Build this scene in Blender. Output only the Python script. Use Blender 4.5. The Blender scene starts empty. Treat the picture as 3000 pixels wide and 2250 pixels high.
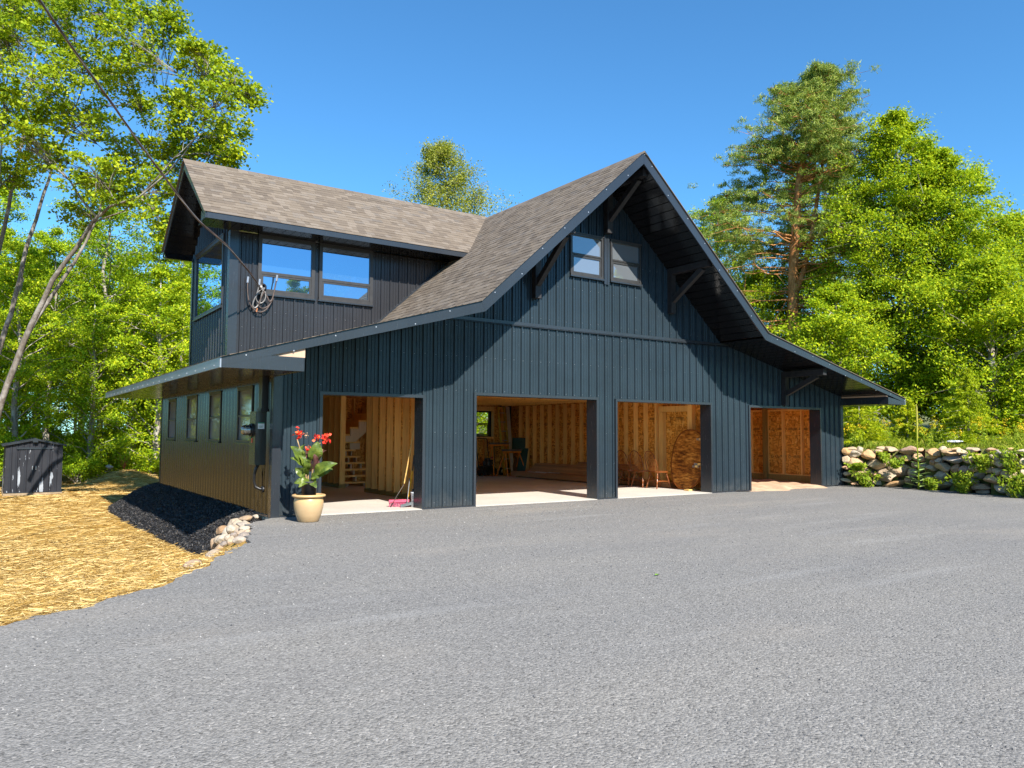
import bpy, bmesh, math, random
import numpy as np
from mathutils import Vector, Matrix

random.seed(7)
rng = np.random.default_rng(11)
S = bpy.context.scene
COL = S.collection
R = math.radians

# ------------------------------------------------------------------ camera
cam = bpy.data.cameras.new("camera")
camo = bpy.data.objects.new("camera", cam)
COL.objects.link(camo)
cam.sensor_width = 36.0
cam.lens = 36.0 * 2265.94 / 3000.0
cam.clip_start = 0.1
cam.clip_end = 3000.0
YAW, PITCH, ROLL = -0.5997, 0.0651, 0.0051
fw = Vector((-math.sin(YAW) * math.cos(PITCH), math.cos(YAW) * math.cos(PITCH), math.sin(PITCH)))
rt = Vector((math.cos(YAW), math.sin(YAW), 0))
up = rt.cross(fw)
r2 = rt * math.cos(ROLL) + up * math.sin(ROLL)
u2 = -rt * math.sin(ROLL) + up * math.cos(ROLL)
M = Matrix((r2, u2, -fw)).transposed().to_4x4()
M.translation = Vector((-4.0806, -13.0921, 1.4173))
camo.matrix_world = M
S.camera = camo

# ------------------------------------------------------------------ sky and sun
SUN = Vector((-0.15, -1.43, 1.25)).normalized()
EL = math.asin(SUN.z)
w = bpy.data.worlds.new("World")
S.world = w
w.use_nodes = True
wt = w.node_tree
bg = wt.nodes["Background"]
sky = wt.nodes.new("ShaderNodeTexSky")
sky.sky_type = 'NISHITA'
sky.sun_disc = False
sky.sun_elevation = EL
sky.sun_rotation = math.atan2(SUN.x, SUN.y)
sky.altitude = 300
sky.air_density = 1.0
sky.dust_density = 0.15
sky.ozone_density = 3.0
tint = wt.nodes.new("ShaderNodeMix")     # the photograph's cool, saturated white balance
tint.data_type = 'RGBA'; tint.blend_type = 'MULTIPLY'
tint.inputs[0].default_value = 1.0
tint.inputs[7].default_value = (0.38, 0.74, 0.92, 1)
wt.links.new(sky.outputs[0], tint.inputs[6])
wt.links.new(tint.outputs[2], bg.inputs[0])
bg.inputs[1].default_value = 0.115
sun = bpy.data.lights.new("sun", 'SUN')
sun.energy = 4.6
sun.angle = R(0.5)
sun.color = (1.0, 0.93, 0.83)
suno = bpy.data.objects.new("sun", sun)
COL.objects.link(suno)
suno.rotation_euler = (-SUN).to_track_quat('-Z', 'Y').to_euler()
S.view_settings.view_transform = 'Standard'
S.view_settings.look = 'None'
S.view_settings.gamma = 1.0
S.view_settings.exposure = 1.12
S.render.engine = 'CYCLES'
S.cycles.max_bounces = 10
S.cycles.diffuse_bounces = 8
S.cycles.transparent_max_bounces = 12
S.cycles.caustics_reflective = False
S.cycles.caustics_refractive = False
S.cycles.use_denoising = True
S.cycles.denoising_prefilter = 'NONE'

# ------------------------------------------------------------------ helpers
class MB:
    """collects polygons, then links them as ONE mesh object"""
    def __init__(s):
        s.v, s.f, s.m = [], [], []
        s.c = []
    def cut(s):
        s.c.append((len(s.v), len(s.f)))
    def poly(s, pts, m=0):
        b = len(s.v)
        s.v.extend([tuple(p) for p in pts])
        s.f.append(tuple(range(b, b + len(pts))))
        s.m.append(m)
    def raw(s, vs, fs, m=0):
        b = len(s.v)
        s.v.extend([tuple(p) for p in vs])
        for f in fs:
            s.f.append(tuple(i + b for i in f))
            s.m.append(m)
    def box(s, x0, x1, y0, y1, z0, z1, m=0):
        v = [(x0, y0, z0), (x1, y0, z0), (x1, y1, z0), (x0, y1, z0), (x0, y0, z1), (x1, y0, z1), (x1, y1, z1), (x0, y1, z1)]
        s.raw(v, [(0, 3, 2, 1), (4, 5, 6, 7), (0, 1, 5, 4), (1, 2, 6, 5), (2, 3, 7, 6), (3, 0, 4, 7)], m)
    def bar(s, p, q, a, b, upv=(0, 0, 1), m=0):
        """beam of section a (sideways) x b (along upv) from p to q"""
        p, q = Vector(p), Vector(q)
        d = (q - p).normalized()
        sd = d.cross(Vector(upv))
        if sd.length < 1e-5:
            sd = d.cross(Vector((1, 0, 0)))
        sd.normalize()
        un = sd.cross(d)
        v = []
        for c in (p, q):
            for i, j in ((-1, -1), (1, -1), (1, 1), (-1, 1)):
                v.append(c + sd * (i * a / 2) + un * (j * b / 2))
        s.raw(v, [(0, 3, 2, 1), (4, 5, 6, 7), (0, 1, 5, 4), (1, 2, 6, 5), (2, 3, 7, 6), (3, 0, 4, 7)], m)
    def prism(s, pts, d, m=0):
        """polygon pts (3d) extruded by vector d"""
        n = len(pts)
        d = Vector(d)
        a = [Vector(p) for p in pts]
        s.raw([*a, *[p + d for p in a]],
              [tuple(range(n - 1, -1, -1)), tuple(range(n, 2 * n))] + [(i, (i + 1) % n, n + (i + 1) % n, n + i) for i in range(n)], m)
    def tube(s, pts, rad, n=8, m=0, cap=True):
        pts = [Vector(p) for p in pts]
        k = len(pts)
        if not hasattr(rad, '__len__'):
            rad = [rad] * k
        b = len(s.v)
        ref = Vector((0.31, 0.17, 0.93)).normalized()
        for i in range(k):
            t = (pts[min(i + 1, k - 1)] - pts[max(i - 1, 0)])
            if t.length < 1e-9:
                t = Vector((0, 0, 1))
            t.normalize()
            a = t.cross(ref)
            if a.length < 0.05:
                a = t.cross(Vector((1, 0, 0)))
            a.normalize()
            c = t.cross(a)
            for j in range(n):
                th = 2 * math.pi * j / n
                s.v.append(tuple(pts[i] + (a * math.cos(th) + c * math.sin(th)) * rad[i]))
        for i in range(k - 1):
            for j in range(n):
                s.f.append((b + i * n + j, b + i * n + (j + 1) % n, b + (i + 1) * n + (j + 1) % n, b + (i + 1) * n + j))
                s.m.append(m)
        if cap:
            s.f.append(tuple(b + j for j in range(n - 1, -1, -1))); s.m.append(m)
            s.f.append(tuple(b + (k - 1) * n + j for j in range(n))); s.m.append(m)
    def lathe(s, prof, c=(0, 0, 0), ax=(0, 0, 1), n=24, m=0):
        """prof: list of (radius, distance along ax)"""
        ax = Vector(ax).normalized()
        c = Vector(c)
        a = ax.orthogonal().normalized()
        e = ax.cross(a)
        b = len(s.v)
        for r_, h in prof:
            for j in range(n):
                th = 2 * math.pi * j / n
                s.v.append(tuple(c + ax * h + (a * math.cos(th) + e * math.sin(th)) * r_))
        for i in range(len(prof) - 1):
            for j in range(n):
                s.f.append((b + i * n + j, b + i * n + (j + 1) % n, b + (i + 1) * n + (j + 1) % n, b + (i + 1) * n + j))
                s.m.append(m)
    def build(s, name, mats, parent=None, smooth=False, world=True):
        if s.c:                                    # separate pieces: one object each
            ends = s.c + [(len(s.v), len(s.f))]
            v0 = f0 = 0
            for v1, f1 in ends:
                p = MB()
                p.v, p.m = s.v[v0:v1], s.m[f0:f1]
                p.f = [tuple(i - v0 for i in f) for f in s.f[f0:f1]]
                if p.f:
                    o = p.build(name, mats, parent, smooth, world)
                v0, f0 = v1, f1
            return o
        if not isinstance(mats, (list, tuple)):
            mats = [mats]
        me = bpy.data.meshes.new(name)
        vs = s.v
        if parent is not None and world:
            o = parent.matrix_basis.translation if parent.parent is None else parent.parent.matrix_basis.translation
            vs = [(p[0] - o.x, p[1] - o.y, p[2] - o.z) for p in vs]
        me.from_pydata(vs, [], s.f)
        for k in mats:
            me.materials.append(k)
        if len(mats) > 1:
            me.polygons.foreach_set('material_index', s.m)
        if smooth:
            me.polygons.foreach_set('use_smooth', [True] * len(me.polygons))
        me.update()
        ob = bpy.data.objects.new(name, me)
        COL.objects.link(ob)
        if parent is not None:
            ob.parent = parent
        return ob

def thing(name, label, cat, loc=(0, 0, 0), group=None):
    o = bpy.data.objects.new(name, None)
    COL.objects.link(o)
    o.empty_display_size = 0.2
    o.location = loc
    return tag(o, label, cat, group)
def tag(o, label, cat, group=None):
    o['label'] = label
    o['category'] = cat
    if group:
        o['group'] = group
    return o
def struct(o):
    o['kind'] = 'structure'
    return o
def dup(root, loc, rz=None, label=None, scale=None):
    def cp(o, par):
        c = o.copy()
        COL.objects.link(c)
        if par is not None:
            c.parent = par
        for ch in list(o.children):
            cp(ch, c)
        return c
    r = cp(root, None)
    r.location = loc
    if rz is not None:
        r.rotation_euler = (0, 0, rz)
    if scale is not None:
        r.scale = (scale[0], scale[0], scale[1])
    if label:
        r['label'] = label
    return r

# ------------------------------------------------------------------ materials
class NT:
    def __init__(s, name):
        s.mat = bpy.data.materials.new(name)
        s.mat.use_nodes = True
        s.t = s.mat.node_tree
        s.p = s.t.nodes["Principled BSDF"]
        s.out = s.t.nodes["Material Output"]
    def n(s, typ, **kw):
        nd = s.t.nodes.new(typ)
        for k, v in kw.items():
            if k in nd.inputs.keys() or k.replace('_', ' ') in nd.inputs.keys():
                key = k if k in nd.inputs.keys() else k.replace('_', ' ')
                if isinstance(v, bpy.types.NodeSocket):
                    s.t.links.new(v, nd.inputs[key])
                else:
                    nd.inputs[key].default_value = v
            else:
                setattr(nd, k, v)
        return nd
    def link(s, a, b):
        s.t.links.new(a, b)
    def coords(s, scale=(1, 1, 1), kind='Object', rot=(0, 0, 0)):
        tc = s.n('ShaderNodeTexCoord')
        mp = s.n('ShaderNodeMapping', Scale=scale, Rotation=rot)
        s.link(tc.outputs[kind], mp.inputs['Vector'])
        return mp.outputs[0]
    def noise(s, vec, scale, detail=4, rough=0.55):
        return s.n('ShaderNodeTexNoise', Vector=vec, Scale=scale, Detail=detail, Roughness=rough).outputs[0]
    def ramp(s, fac, stops, interp='LINEAR'):
        r = s.n('ShaderNodeValToRGB')
        r.color_ramp.interpolation = interp
        e = r.color_ramp.elements
        while len(e) < len(stops):
            e.new(0.5)
        for i, (p, c) in enumerate(stops):
            e[i].position = p
            e[i].color = (*c, 1) if len(c) == 3 else c
        s.link(fac, r.inputs[0])
        return r.outputs[0]
    def mix(s, fac, a, b, typ='MIX'):
        m = s.n('ShaderNodeMix', data_type='RGBA', blend_type=typ)
        for sock, v in ((m.inputs[0], fac), (m.inputs[6], a), (m.inputs[7], b)):
            if isinstance(v, bpy.types.NodeSocket):
                s.link(v, sock)
            else:
                sock.default_value = v if not isinstance(v, tuple) or len(v) == 4 else (*v, 1)
        return m.outputs[2]
    def math(s, op, a, b=0.0):
        m = s.n('ShaderNodeMath', operation=op)
        for i, v in enumerate((a, b)):
            if isinstance(v, bpy.types.NodeSocket):
                s.link(v, m.inputs[i])
            else:
                m.inputs[i].default_value = v
        return m.outputs[0]
    def bump(s, h, strength=0.3, dist=0.01):
        b = s.n('ShaderNodeBump', Strength=strength, Distance=dist, Height=h)
        s.link(b.outputs[0], s.p.inputs['Normal'])
    def base(s, c, rough=0.5, metal=0.0, spec=0.5):
        for k, v in (('Base Color', c), ('Roughness', rough), ('Metallic', metal), ('Specular IOR Level', spec)):
            if isinstance(v, bpy.types.NodeSocket):
                s.link(v, s.p.inputs[k])
            else:
                s.p.inputs[k].default_value = (*v, 1) if isinstance(v, tuple) else v
        return s.mat

def flat(name, c, rough=0.5, metal=0.0, spec=0.5, var=0.25, sc=9.0):
    """plain colour with a little noise so that no surface is dead flat"""
    m = NT(name)
    v = m.coords()
    f = m.noise(v, sc, 5)
    lo = tuple(x * (1 - var) for x in c)
    hi = tuple(min(1, x * (1 + var)) for x in c)
    return m.base(m.ramp(f, [(0.3, lo), (0.7, hi)]), rough, metal, spec)

def m_siding(name, c, rough, dirt, spec=0.6, coat=0.0, bmp=0.25, splash=0.0):
    m = NT(name)
    v = m.coords()
    a = m.noise(v, 0.7, 3)
    b = m.noise(m.coords((14, 14, 1.2)), 3.0, 6, 0.7)
    d = m.noise(v, 55, 2, 0.6)
    col = m.ramp(a, [(0.3, tuple(x * 0.85 for x in c)), (0.7, tuple(x * 1.15 for x in c))])
    dust = m.math('MULTIPLY', m.ramp(b, [(0.6, (0, 0, 0)), (0.82, (1, 1, 1))]), m.ramp(d, [(0.5, (0, 0, 0)), (0.72, (1, 1, 1))]))
    col = m.mix(m.math('MULTIPLY', dust, dirt), col, (0.30, 0.29, 0.27))
    if splash:                                     # mud splashed up from the drive on the lowest part
        tc = m.n('ShaderNodeTexCoord'); sp = m.n('ShaderNodeSeparateXYZ'); m.link(tc.outputs['Object'], sp.inputs[0])
        hz = m.math('ADD', m.math('MULTIPLY', sp.outputs[2], -1.1), m.math('MULTIPLY', m.noise(v, 5, 6, .75), 1.3))
        col = m.mix(m.ramp(hz, [(0.30, (0, 0, 0)), (0.85, (splash,) * 3)]), col, (0.17, 0.155, 0.135))
    rg = m.ramp(b, [(0.3, (rough * 0.85,) * 3), (0.8, (rough * 1.3,) * 3)])
    m.bump(m.noise(m.coords((1, 1, 0.4)), 3.5, 3), bmp, 0.012)
    m.p.inputs['Coat Weight'].default_value = coat
    m.p.inputs['Coat Roughness'].default_value = 0.07
    return m.base(col, rg, 0.0, spec)
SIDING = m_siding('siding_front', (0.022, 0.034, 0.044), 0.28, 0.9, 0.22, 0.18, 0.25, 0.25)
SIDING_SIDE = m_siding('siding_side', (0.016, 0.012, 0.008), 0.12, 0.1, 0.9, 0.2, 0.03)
SIDING_UP = m_siding('siding_upper', (0.026, 0.027, 0.031), 0.24, 0.25, 0.4)
TRIM = m_siding('trim_metal', (0.024, 0.029, 0.036), 0.24, 0.2)
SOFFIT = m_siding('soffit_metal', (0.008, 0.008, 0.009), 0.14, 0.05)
BEAM = flat('bracket_paint', (0.022, 0.020, 0.021), 0.6, var=0.35)
FRAME = flat('window_frame_bronze', (0.035, 0.034, 0.034), 0.4, var=0.2)
SCREW = flat('screw_head', (0.55, 0.56, 0.58), 0.35, 0.6, var=0.1)

def m_glass(name, refl, tint, dark, fk=1.4, dust=0.06):
    m = NT(name)
    gl = m.n('ShaderNodeBsdfGlossy', Color=(*tint, 1), Roughness=0.012)
    nz = m.noise(m.coords(), 0.9, 2)
    bp = m.n('ShaderNodeBump', Strength=0.06, Distance=0.02, Height=nz)
    m.link(bp.outputs[0], gl.inputs['Normal'])
    tr = m.n('ShaderNodeBsdfTransparent', Color=(*dark, 1))
    fr = m.n('ShaderNodeFresnel', IOR=1.5)
    f = m.math('ADD', m.math('MULTIPLY', fr.outputs[0], fk), refl)
    mx = m.n('ShaderNodeMixShader')
    m.link(m.math('MINIMUM', f, 1.0), mx.inputs[0])
    m.link(tr.outputs[0], mx.inputs[1])
    m.link(gl.outputs[0], mx.inputs[2])
    ds = m.n('ShaderNodeBsdfDiffuse', Color=(0.42, 0.47, 0.52, 1))
    m3 = m.n('ShaderNodeMixShader', Fac=dust)
    m.link(mx.outputs[0], m3.inputs[1]); m.link(ds.outputs[0], m3.inputs[2])
    m.link(m3.outputs[0], m.out.inputs[0])
    return m.mat
GLASS = m_glass('window_glass', 0.42, (0.56, 0.76, 1.0), (0.10, 0.11, 0.12), 1.2, 0.015)
GLASS_GABLE = m_glass('window_glass_dusty', 0.22, (0.85, 0.93, 1.0), (0.16, 0.17, 0.18), 1.4, 0.24)
GLASS_BAY = m_glass('window_glass_clear', 0.03, (1, 1, 1), (0.85, 0.88, 0.86), 0.5, 0.0)
GLASS_LOW = m_glass('window_glass_screened', 0.02, (0.9, 0.93, 0.95), (0.25, 0.24, 0.24), 0.18, 0.30)

def m_shingle():
    m = NT('asphalt_shingle')
    g = m.n('ShaderNodeNewGeometry')
    c = m.ramp(g.outputs['Random Per Island'], [(0.0, (0.135, 0.110, 0.088)), (0.3, (0.165, 0.134, 0.104)), (0.6, (0.19, 0.155, 0.120)), (0.85, (0.215, 0.18, 0.145)), (1.0, (0.15, 0.13, 0.112))])
    gr = m.noise(m.coords(), 160, 3, 0.7)
    c = m.mix(0.55, c, m.ramp(gr, [(0.3, (0.35, 0.35, 0.35)), (0.7, (1.25, 1.25, 1.25))]), 'MULTIPLY')
    m.bump(gr, 0.5, 0.004)
    return m.base(c, 0.9, 0, 0.2)
SHINGLE = m_shingle()

def m_wood(name, c, stretch=(9, 9, 0.55), knots=True, rough=0.6, k=0.45, ov=(0.72, 1.15)):
    m = NT(name)
    v = m.coords(stretch)
    oi = m.n('ShaderNodeObjectInfo')
    off = m.n('ShaderNodeVectorMath', operation='ADD')
    m.link(v, off.inputs[0])
    ocm = m.n('ShaderNodeCombineXYZ')
    for i in range(3):
        m.link(m.math('MULTIPLY', oi.outputs['Random'], 53.0 + 17 * i), ocm.inputs[i])
    m.link(ocm.outputs[0], off.inputs[1])
    g = m.n('ShaderNodeNewGeometry')
    rr = m.n('ShaderNodeVectorMath', operation='ADD')
    m.link(off.outputs[0], rr.inputs[0])
    cmb = m.n('ShaderNodeCombineXYZ')
    for i in range(3):
        m.link(m.math('MULTIPLY', g.outputs['Random Per Island'], 37.0 + 11 * i), cmb.inputs[i])
    m.link(cmb.outputs[0], rr.inputs[1])
    v = rr.outputs[0]
    f = m.noise(v, 4.0, 6, 0.6)
    dk = tuple(x * (1 - k) for x in c)
    lt = tuple(min(1, x * (1 + k * 0.5)) for x in c)
    col = m.ramp(f, [(0.28, dk), (0.5, c), (0.75, lt)])
    col = m.mix(0.35, col, m.ramp(g.outputs['Random Per Island'], [(0, tuple(x * 0.7 for x in c)), (1, tuple(min(1, x * 1.2) for x in c))]))
    if knots:
        vo = m.n('ShaderNodeTexVoronoi', Vector=v, Scale=1.6)
        kf = m.ramp(vo.outputs['Distance'], [(0.05, (1, 1, 1)), (0.14, (0, 0, 0))])
        col = m.mix(m.math('MULTIPLY', kf, 0.75), col, (c[0] * 0.3, c[1] * 0.18, c[2] * 0.12))
    col = m.mix(0.8, col, m.ramp(oi.outputs['Random'], [(0, (ov[0], ov[0] * .97, ov[0] * .92)), (1, (ov[1], ov[1], ov[1] * .97))]), 'MULTIPLY')
    m.bump(f, 0.25, 0.004)
    return m.base(col, rough, 0, 0.3)
PINE = m_wood('pine_framing', (0.95, 0.59, 0.20), k=0.4)
PINE_Y = m_wood('pine_boards_long', (0.50, 0.25, 0.10), (9, 0.5, 9), ov=(0.35, 1.3))
TREATED = m_wood('treated_post', (0.30, 0.22, 0.07))
PALE = m_wood('pale_trim_board', (0.62, 0.54, 0.42), k=0.2)
CHAIRWOOD = m_wood('stained_oak', (0.21, 0.062, 0.014), (6, 6, 3), False, 0.28)
TABLEWOOD = m_wood('stained_table_underside', (0.42, 0.15, 0.03), (5, 5, 26), False, 0.4, 0.8)
def m_tabletop():
    m = NT('mottled_tabletop_underside')
    a = m.noise(m.coords((2.2, 2.2, 9)), 2.2, 7, 0.75)
    b = m.noise(m.coords((1.2, 1.2, 1.8)), 1.5, 3)
    f = m.math('ADD', m.math('MULTIPLY', a, .75), m.math('MULTIPLY', b, .3))
    c = m.ramp(f, [(.42, (.07, .02, .005)), (.5, (.26, .085, .014)), (.58, (.52, .21, .035)), (.66, (.72, .36, .09))])
    return m.base(c, .35, 0, .5)
TABLEWOOD = m_tabletop()
BLOCK = m_wood('pale_sheathing', (0.60, 0.42, 0.30), k=0.2)

def m_osb():
    m = NT('osb_sheathing')
    v = m.coords()
    wv = m.n('ShaderNodeTexVoronoi', Vector=m.coords((1, 1, 2.6)), Scale=13.0, Randomness=1.0)
    w2 = m.n('ShaderNodeTexVoronoi', Vector=m.coords((2.4, 2.4, 1), rot=(0.5, 0.6, 0)), Scale=11.0)
    a = m.ramp(wv.outputs['Color'], [(0.1, (0.26, 0.095, 0.012)), (0.5, (0.66, 0.30, 0.042)), (0.9, (0.92, 0.54, 0.11))])
    b = m.ramp(w2.outputs['Color'], [(0.1, (0.30, 0.115, 0.014)), (0.5, (0.64, 0.29, 0.042)), (0.95, (0.95, 0.62, 0.17))])
    c = m.mix(m.ramp(m.noise(v, 6, 4), [(0.42, (0, 0, 0)), (0.58, (1, 1, 1))]), a, b)
    m.bump(m.noise(v, 40, 3), 0.3, 0.004)
    return m.base(c, 0.55, 0, 0.35)
OSB = m_osb()

def m_concrete():
    m = NT('concrete')
    v = m.coords()
    a = m.ramp(m.noise(v, 0.9, 6), [(0.3, (0.50, 0.47, 0.42)), (0.7, (0.61, 0.57, 0.51))])
    c = m.mix(0.3, a, m.ramp(m.noise(v, 30, 3), [(0.3, (0.55, 0.55, 0.55)), (0.7, (1.1, 1.1, 1.1))]), 'MULTIPLY')
    return m.base(c, 0.6, 0, 0.35)
CONCRETE = m_concrete()

def m_gravel():
    m = NT('gravel')
    v = m.coords()
    vo = m.n('ShaderNodeTexVoronoi', Vector=v, Scale=64.0)
    v2 = m.n('ShaderNodeTexVoronoi', Vector=v, Scale=150.0)
    c1 = m.ramp(vo.outputs['Color'], [(0.0, (0.035, 0.034, 0.033)), (0.3, (0.160, 0.155, 0.146)), (0.7, (0.23, 0.223, 0.210)), (1.0, (0.38, 0.365, 0.34))])
    c2 = m.ramp(v2.outputs['Color'], [(0.0, (0.04, 0.039, 0.037)), (0.4, (0.185, 0.179, 0.168)), (1.0, (0.33, 0.315, 0.295))])
    c = m.mix(0.4, c1, c2)
    big = m.noise(m.coords((0.35, 0.9, 1), rot=(0, 0, 0.5)), 0.8, 5)
    c = m.mix(1.0, c, m.ramp(big, [(0.3, (0.93, 0.935, 0.95)), (0.7, (1.09, 1.075, 1.05))]), 'MULTIPLY')
    dirt = m.noise(m.coords((0.5, 1.1, 1), rot=(0, 0, 0.35)), 0.55, 4)
    c = m.mix(m.ramp(dirt, [(0.58, (0, 0, 0)), (0.74, (0.25, 0.25, 0.25))]), c, (0.34, 0.30, 0.25))
    fines = m.noise(m.coords((0.25, 2.2, 1), rot=(0, 0, 0.62)), 0.9, 5)
    c = m.mix(m.ramp(fines, [(0.58, (0, 0, 0)), (0.72, (0.28, 0.28, 0.28))]), c, (0.33, 0.325, 0.315))
    h = m.math('ADD', m.math('MULTIPLY', vo.outputs['Distance'], -1.0), m.math('MULTIPLY', v2.outputs['Distance'], -0.4))
    m.bump(h, 0.6, 0.010)
    return m.base(c, 0.85, 0, 0.25)
GRAVEL = m_gravel()

def m_strawbase():
    m = NT('straw_mat')
    a = m.noise(m.coords((0.9, 7, 1), rot=(0, 0, 0.25)), 9, 6, 0.7)
    b = m.noise(m.coords((6, 1, 1), rot=(0, 0, 0.6)), 8, 6, 0.7)
    d = m.noise(m.coords(), 0.5, 4)
    f = m.math('MULTIPLY', m.math('ADD', a, b), 0.5)
    c = m.ramp(f, [(0.36, (0.12, 0.065, 0.014)), (0.5, (0.38, 0.23, 0.055)), (0.62, (0.58, 0.41, 0.14))])
    c = m.mix(0.5, c, m.ramp(d, [(0.3, (0.75, 0.7, 0.6)), (0.7, (1.15, 1.12, 1.0))]), 'MULTIPLY')
    m.bump(f, 0.8, 0.03)
    return m.base(c, 0.8, 0, 0.25)
STRAWBASE = m_strawbase()

def m_island(name, stops, rough=0.6, spec=0.3):
    m = NT(name)
    g = m.n('ShaderNodeNewGeometry')
    return m.base(m.ramp(g.outputs['Random Per Island'], stops), rough, 0, spec)
STRAW = m_island('straw_stalks', [(0, (0.14, 0.075, 0.015)), (0.5, (0.46, 0.29, 0.075)), (1, (0.76, 0.59, 0.27))], 0.5)
MULCH = m_island('black_mulch_chips', [(0, (0.012, 0.012, 0.014)), (0.6, (0.032, 0.031, 0.033)), (0.95, (0.07, 0.068, 0.066)), (1, (0.16, 0.13, 0.10))], 0.6, 0.4)
MULCHBASE = flat('mulch_bed', (0.022, 0.021, 0.022), 0.8, var=0.5, sc=25)
PEBBLE = m_island('loose_chippings', [(0, (0.05, 0.053, 0.06)), (0.5, (0.15, 0.15, 0.155)), (1, (0.33, 0.32, 0.31))], 0.85)
SAND = flat('sand', (0.50, 0.34, 0.22), 0.9, var=0.2, sc=4)

def m_stone(name, stops, patch):
    m = NT(name)
    v = m.coords()
    oi = m.n('ShaderNodeObjectInfo')
    c = m.ramp(oi.outputs['Random'], stops)
    n1 = m.noise(v, 7, 6, 0.7)
    n2 = m.noise(v, 45, 3, 0.7)
    c = m.mix(0.8, c, m.ramp(n1, [(0.25, (0.5, 0.48, 0.46)), (0.5, (0.95, 0.95, 0.95)), (0.75, (1.3, 1.28, 1.22))]), 'MULTIPLY')
    c = m.mix(0.5, c, m.ramp(n2, [(0.3, (0.6, 0.6, 0.6)), (0.7, (1.2, 1.2, 1.2))]), 'MULTIPLY')
    lich = m.noise(v, 16, 5, 0.75)
    c = m.mix(m.ramp(lich, [(0.60, (0, 0, 0)), (0.72, (0.6, 0.6, 0.6))]), c, (0.16, 0.14, 0.12))
    c = m.mix(m.ramp(m.noise(v, 3.1, 3), [(0.58, (0, 0, 0)), (0.7, (patch,) * 3)]), c, (0.33, 0.17, 0.06))
    m.bump(m.math('ADD', n1, m.math('MULTIPLY', n2, 0.4)), 0.6, 0.03)
    return m.base(c, 0.85, 0, 0.2)
BOULDER = m_stone('fieldstone_boulder', [(0, (0.46, 0.33, 0.20)), (0.25, (0.54, 0.45, 0.34)), (0.5, (0.60, 0.36, 0.16)), (0.7, (0.46, 0.30, 0.22)), (0.85, (0.58, 0.46, 0.30)), (1, (0.32, 0.31, 0.31))], 0.5)
COBBLE = m_stone('pale_fieldstone', [(0, (0.42, 0.32, 0.22)), (0.3, (0.46, 0.40, 0.32)), (0.55, (0.36, 0.23, 0.13)), (0.8, (0.48, 0.42, 0.34)), (1, (0.26, 0.22, 0.19))], 0.4)

def m_leaf(name, stops, trans=0.40, tcol=(0.60, 0.70, 0.02)):
    m = NT(name)
    g = m.n('ShaderNodeNewGeometry')
    oi = m.n('ShaderNodeObjectInfo')
    c = m.ramp(g.outputs['Random Per Island'], stops)
    big = m.noise(m.coords(), 0.45, 3)
    c = m.mix(0.7, c, m.ramp(big, [(0.3, (0.72, 0.8, 0.9)), (0.7, (1.25, 1.15, 0.9))]), 'MULTIPLY')
    c = m.mix(0.6, c, m.ramp(oi.outputs['Random'], [(0, (0.75, 0.85, 0.9)), (1, (1.2, 1.1, 1.0))]), 'MULTIPLY')
    df = m.n('ShaderNodeBsdfDiffuse', Color=c)
    tl = m.n('ShaderNodeBsdfTranslucent', Color=m.mix(0.5, c, tcol))
    gl = m.n('ShaderNodeBsdfGlossy', Roughness=0.6, Color=(0.5, 0.6, 0.3, 1))
    m1 = m.n('ShaderNodeMixShader', Fac=trans)
    m.link(df.outputs[0], m1.inputs[1]); m.link(tl.outputs[0], m1.inputs[2])
    m2 = m.n('ShaderNodeMixShader', Fac=0.03)
    m.link(m1.outputs[0], m2.inputs[1]); m.link(gl.outputs[0], m2.inputs[2])
    m.link(m2.outputs[0], m.out.inputs[0])
    return m.mat
LEAF_MAPLE = m_leaf('maple_leaf', [(0, (0.06, 0.13, 0.005)), (0.5, (0.23, 0.34, 0.010)), (1, (0.46, 0.52, 0.02))])
LEAF_WOOD = m_leaf('woodland_leaf', [(0, (0.06, 0.15, 0.005)), (0.5, (0.26, 0.41, 0.010)), (1, (0.54, 0.61, 0.02))])
LEAF_RIGHT = m_leaf('sunny_maple_leaf', [(0, (0.06, 0.15, 0.005)), (0.5, (0.28, 0.41, 0.010)), (1, (0.57, 0.62, 0.018))])
LEAF_ASPEN = m_leaf('aspen_leaf', [(0, (0.08, 0.11, 0.015)), (0.5, (0.25, 0.27, 0.04)), (1, (0.48, 0.47, 0.11))])
NEEDLE = m_leaf('pine_needles', [(0, (0.03, 0.08, 0.02)), (0.5, (0.18, 0.28, 0.06)), (1, (0.45, 0.49, 0.15))], 0.3)
SPRUCE = m_leaf('spruce_needles', [(0, (0.20, 0.30, 0.008)), (0.5, (0.40, 0.48, 0.012)), (1, (0.60, 0.60, 0.02))], 0.35)
GRASS = m_leaf('bank_grass', [(0, (0.10, 0.17, 0.012)), (0.5, (0.20, 0.27, 0.02)), (1, (0.36, 0.37, 0.06))], 0.3)
YELLOW = m_leaf('goldenrod_flower', [(0, (0.5, 0.32, 0.01)), (1, (0.75, 0.52, 0.02))], 0.2, (0.7, 0.5, 0.02))
WEED = m_leaf('weed_leaf', [(0, (0.13, 0.23, 0.012)), (0.5, (0.26, 0.36, 0.025)), (1, (0.42, 0.48, 0.05))])

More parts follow.
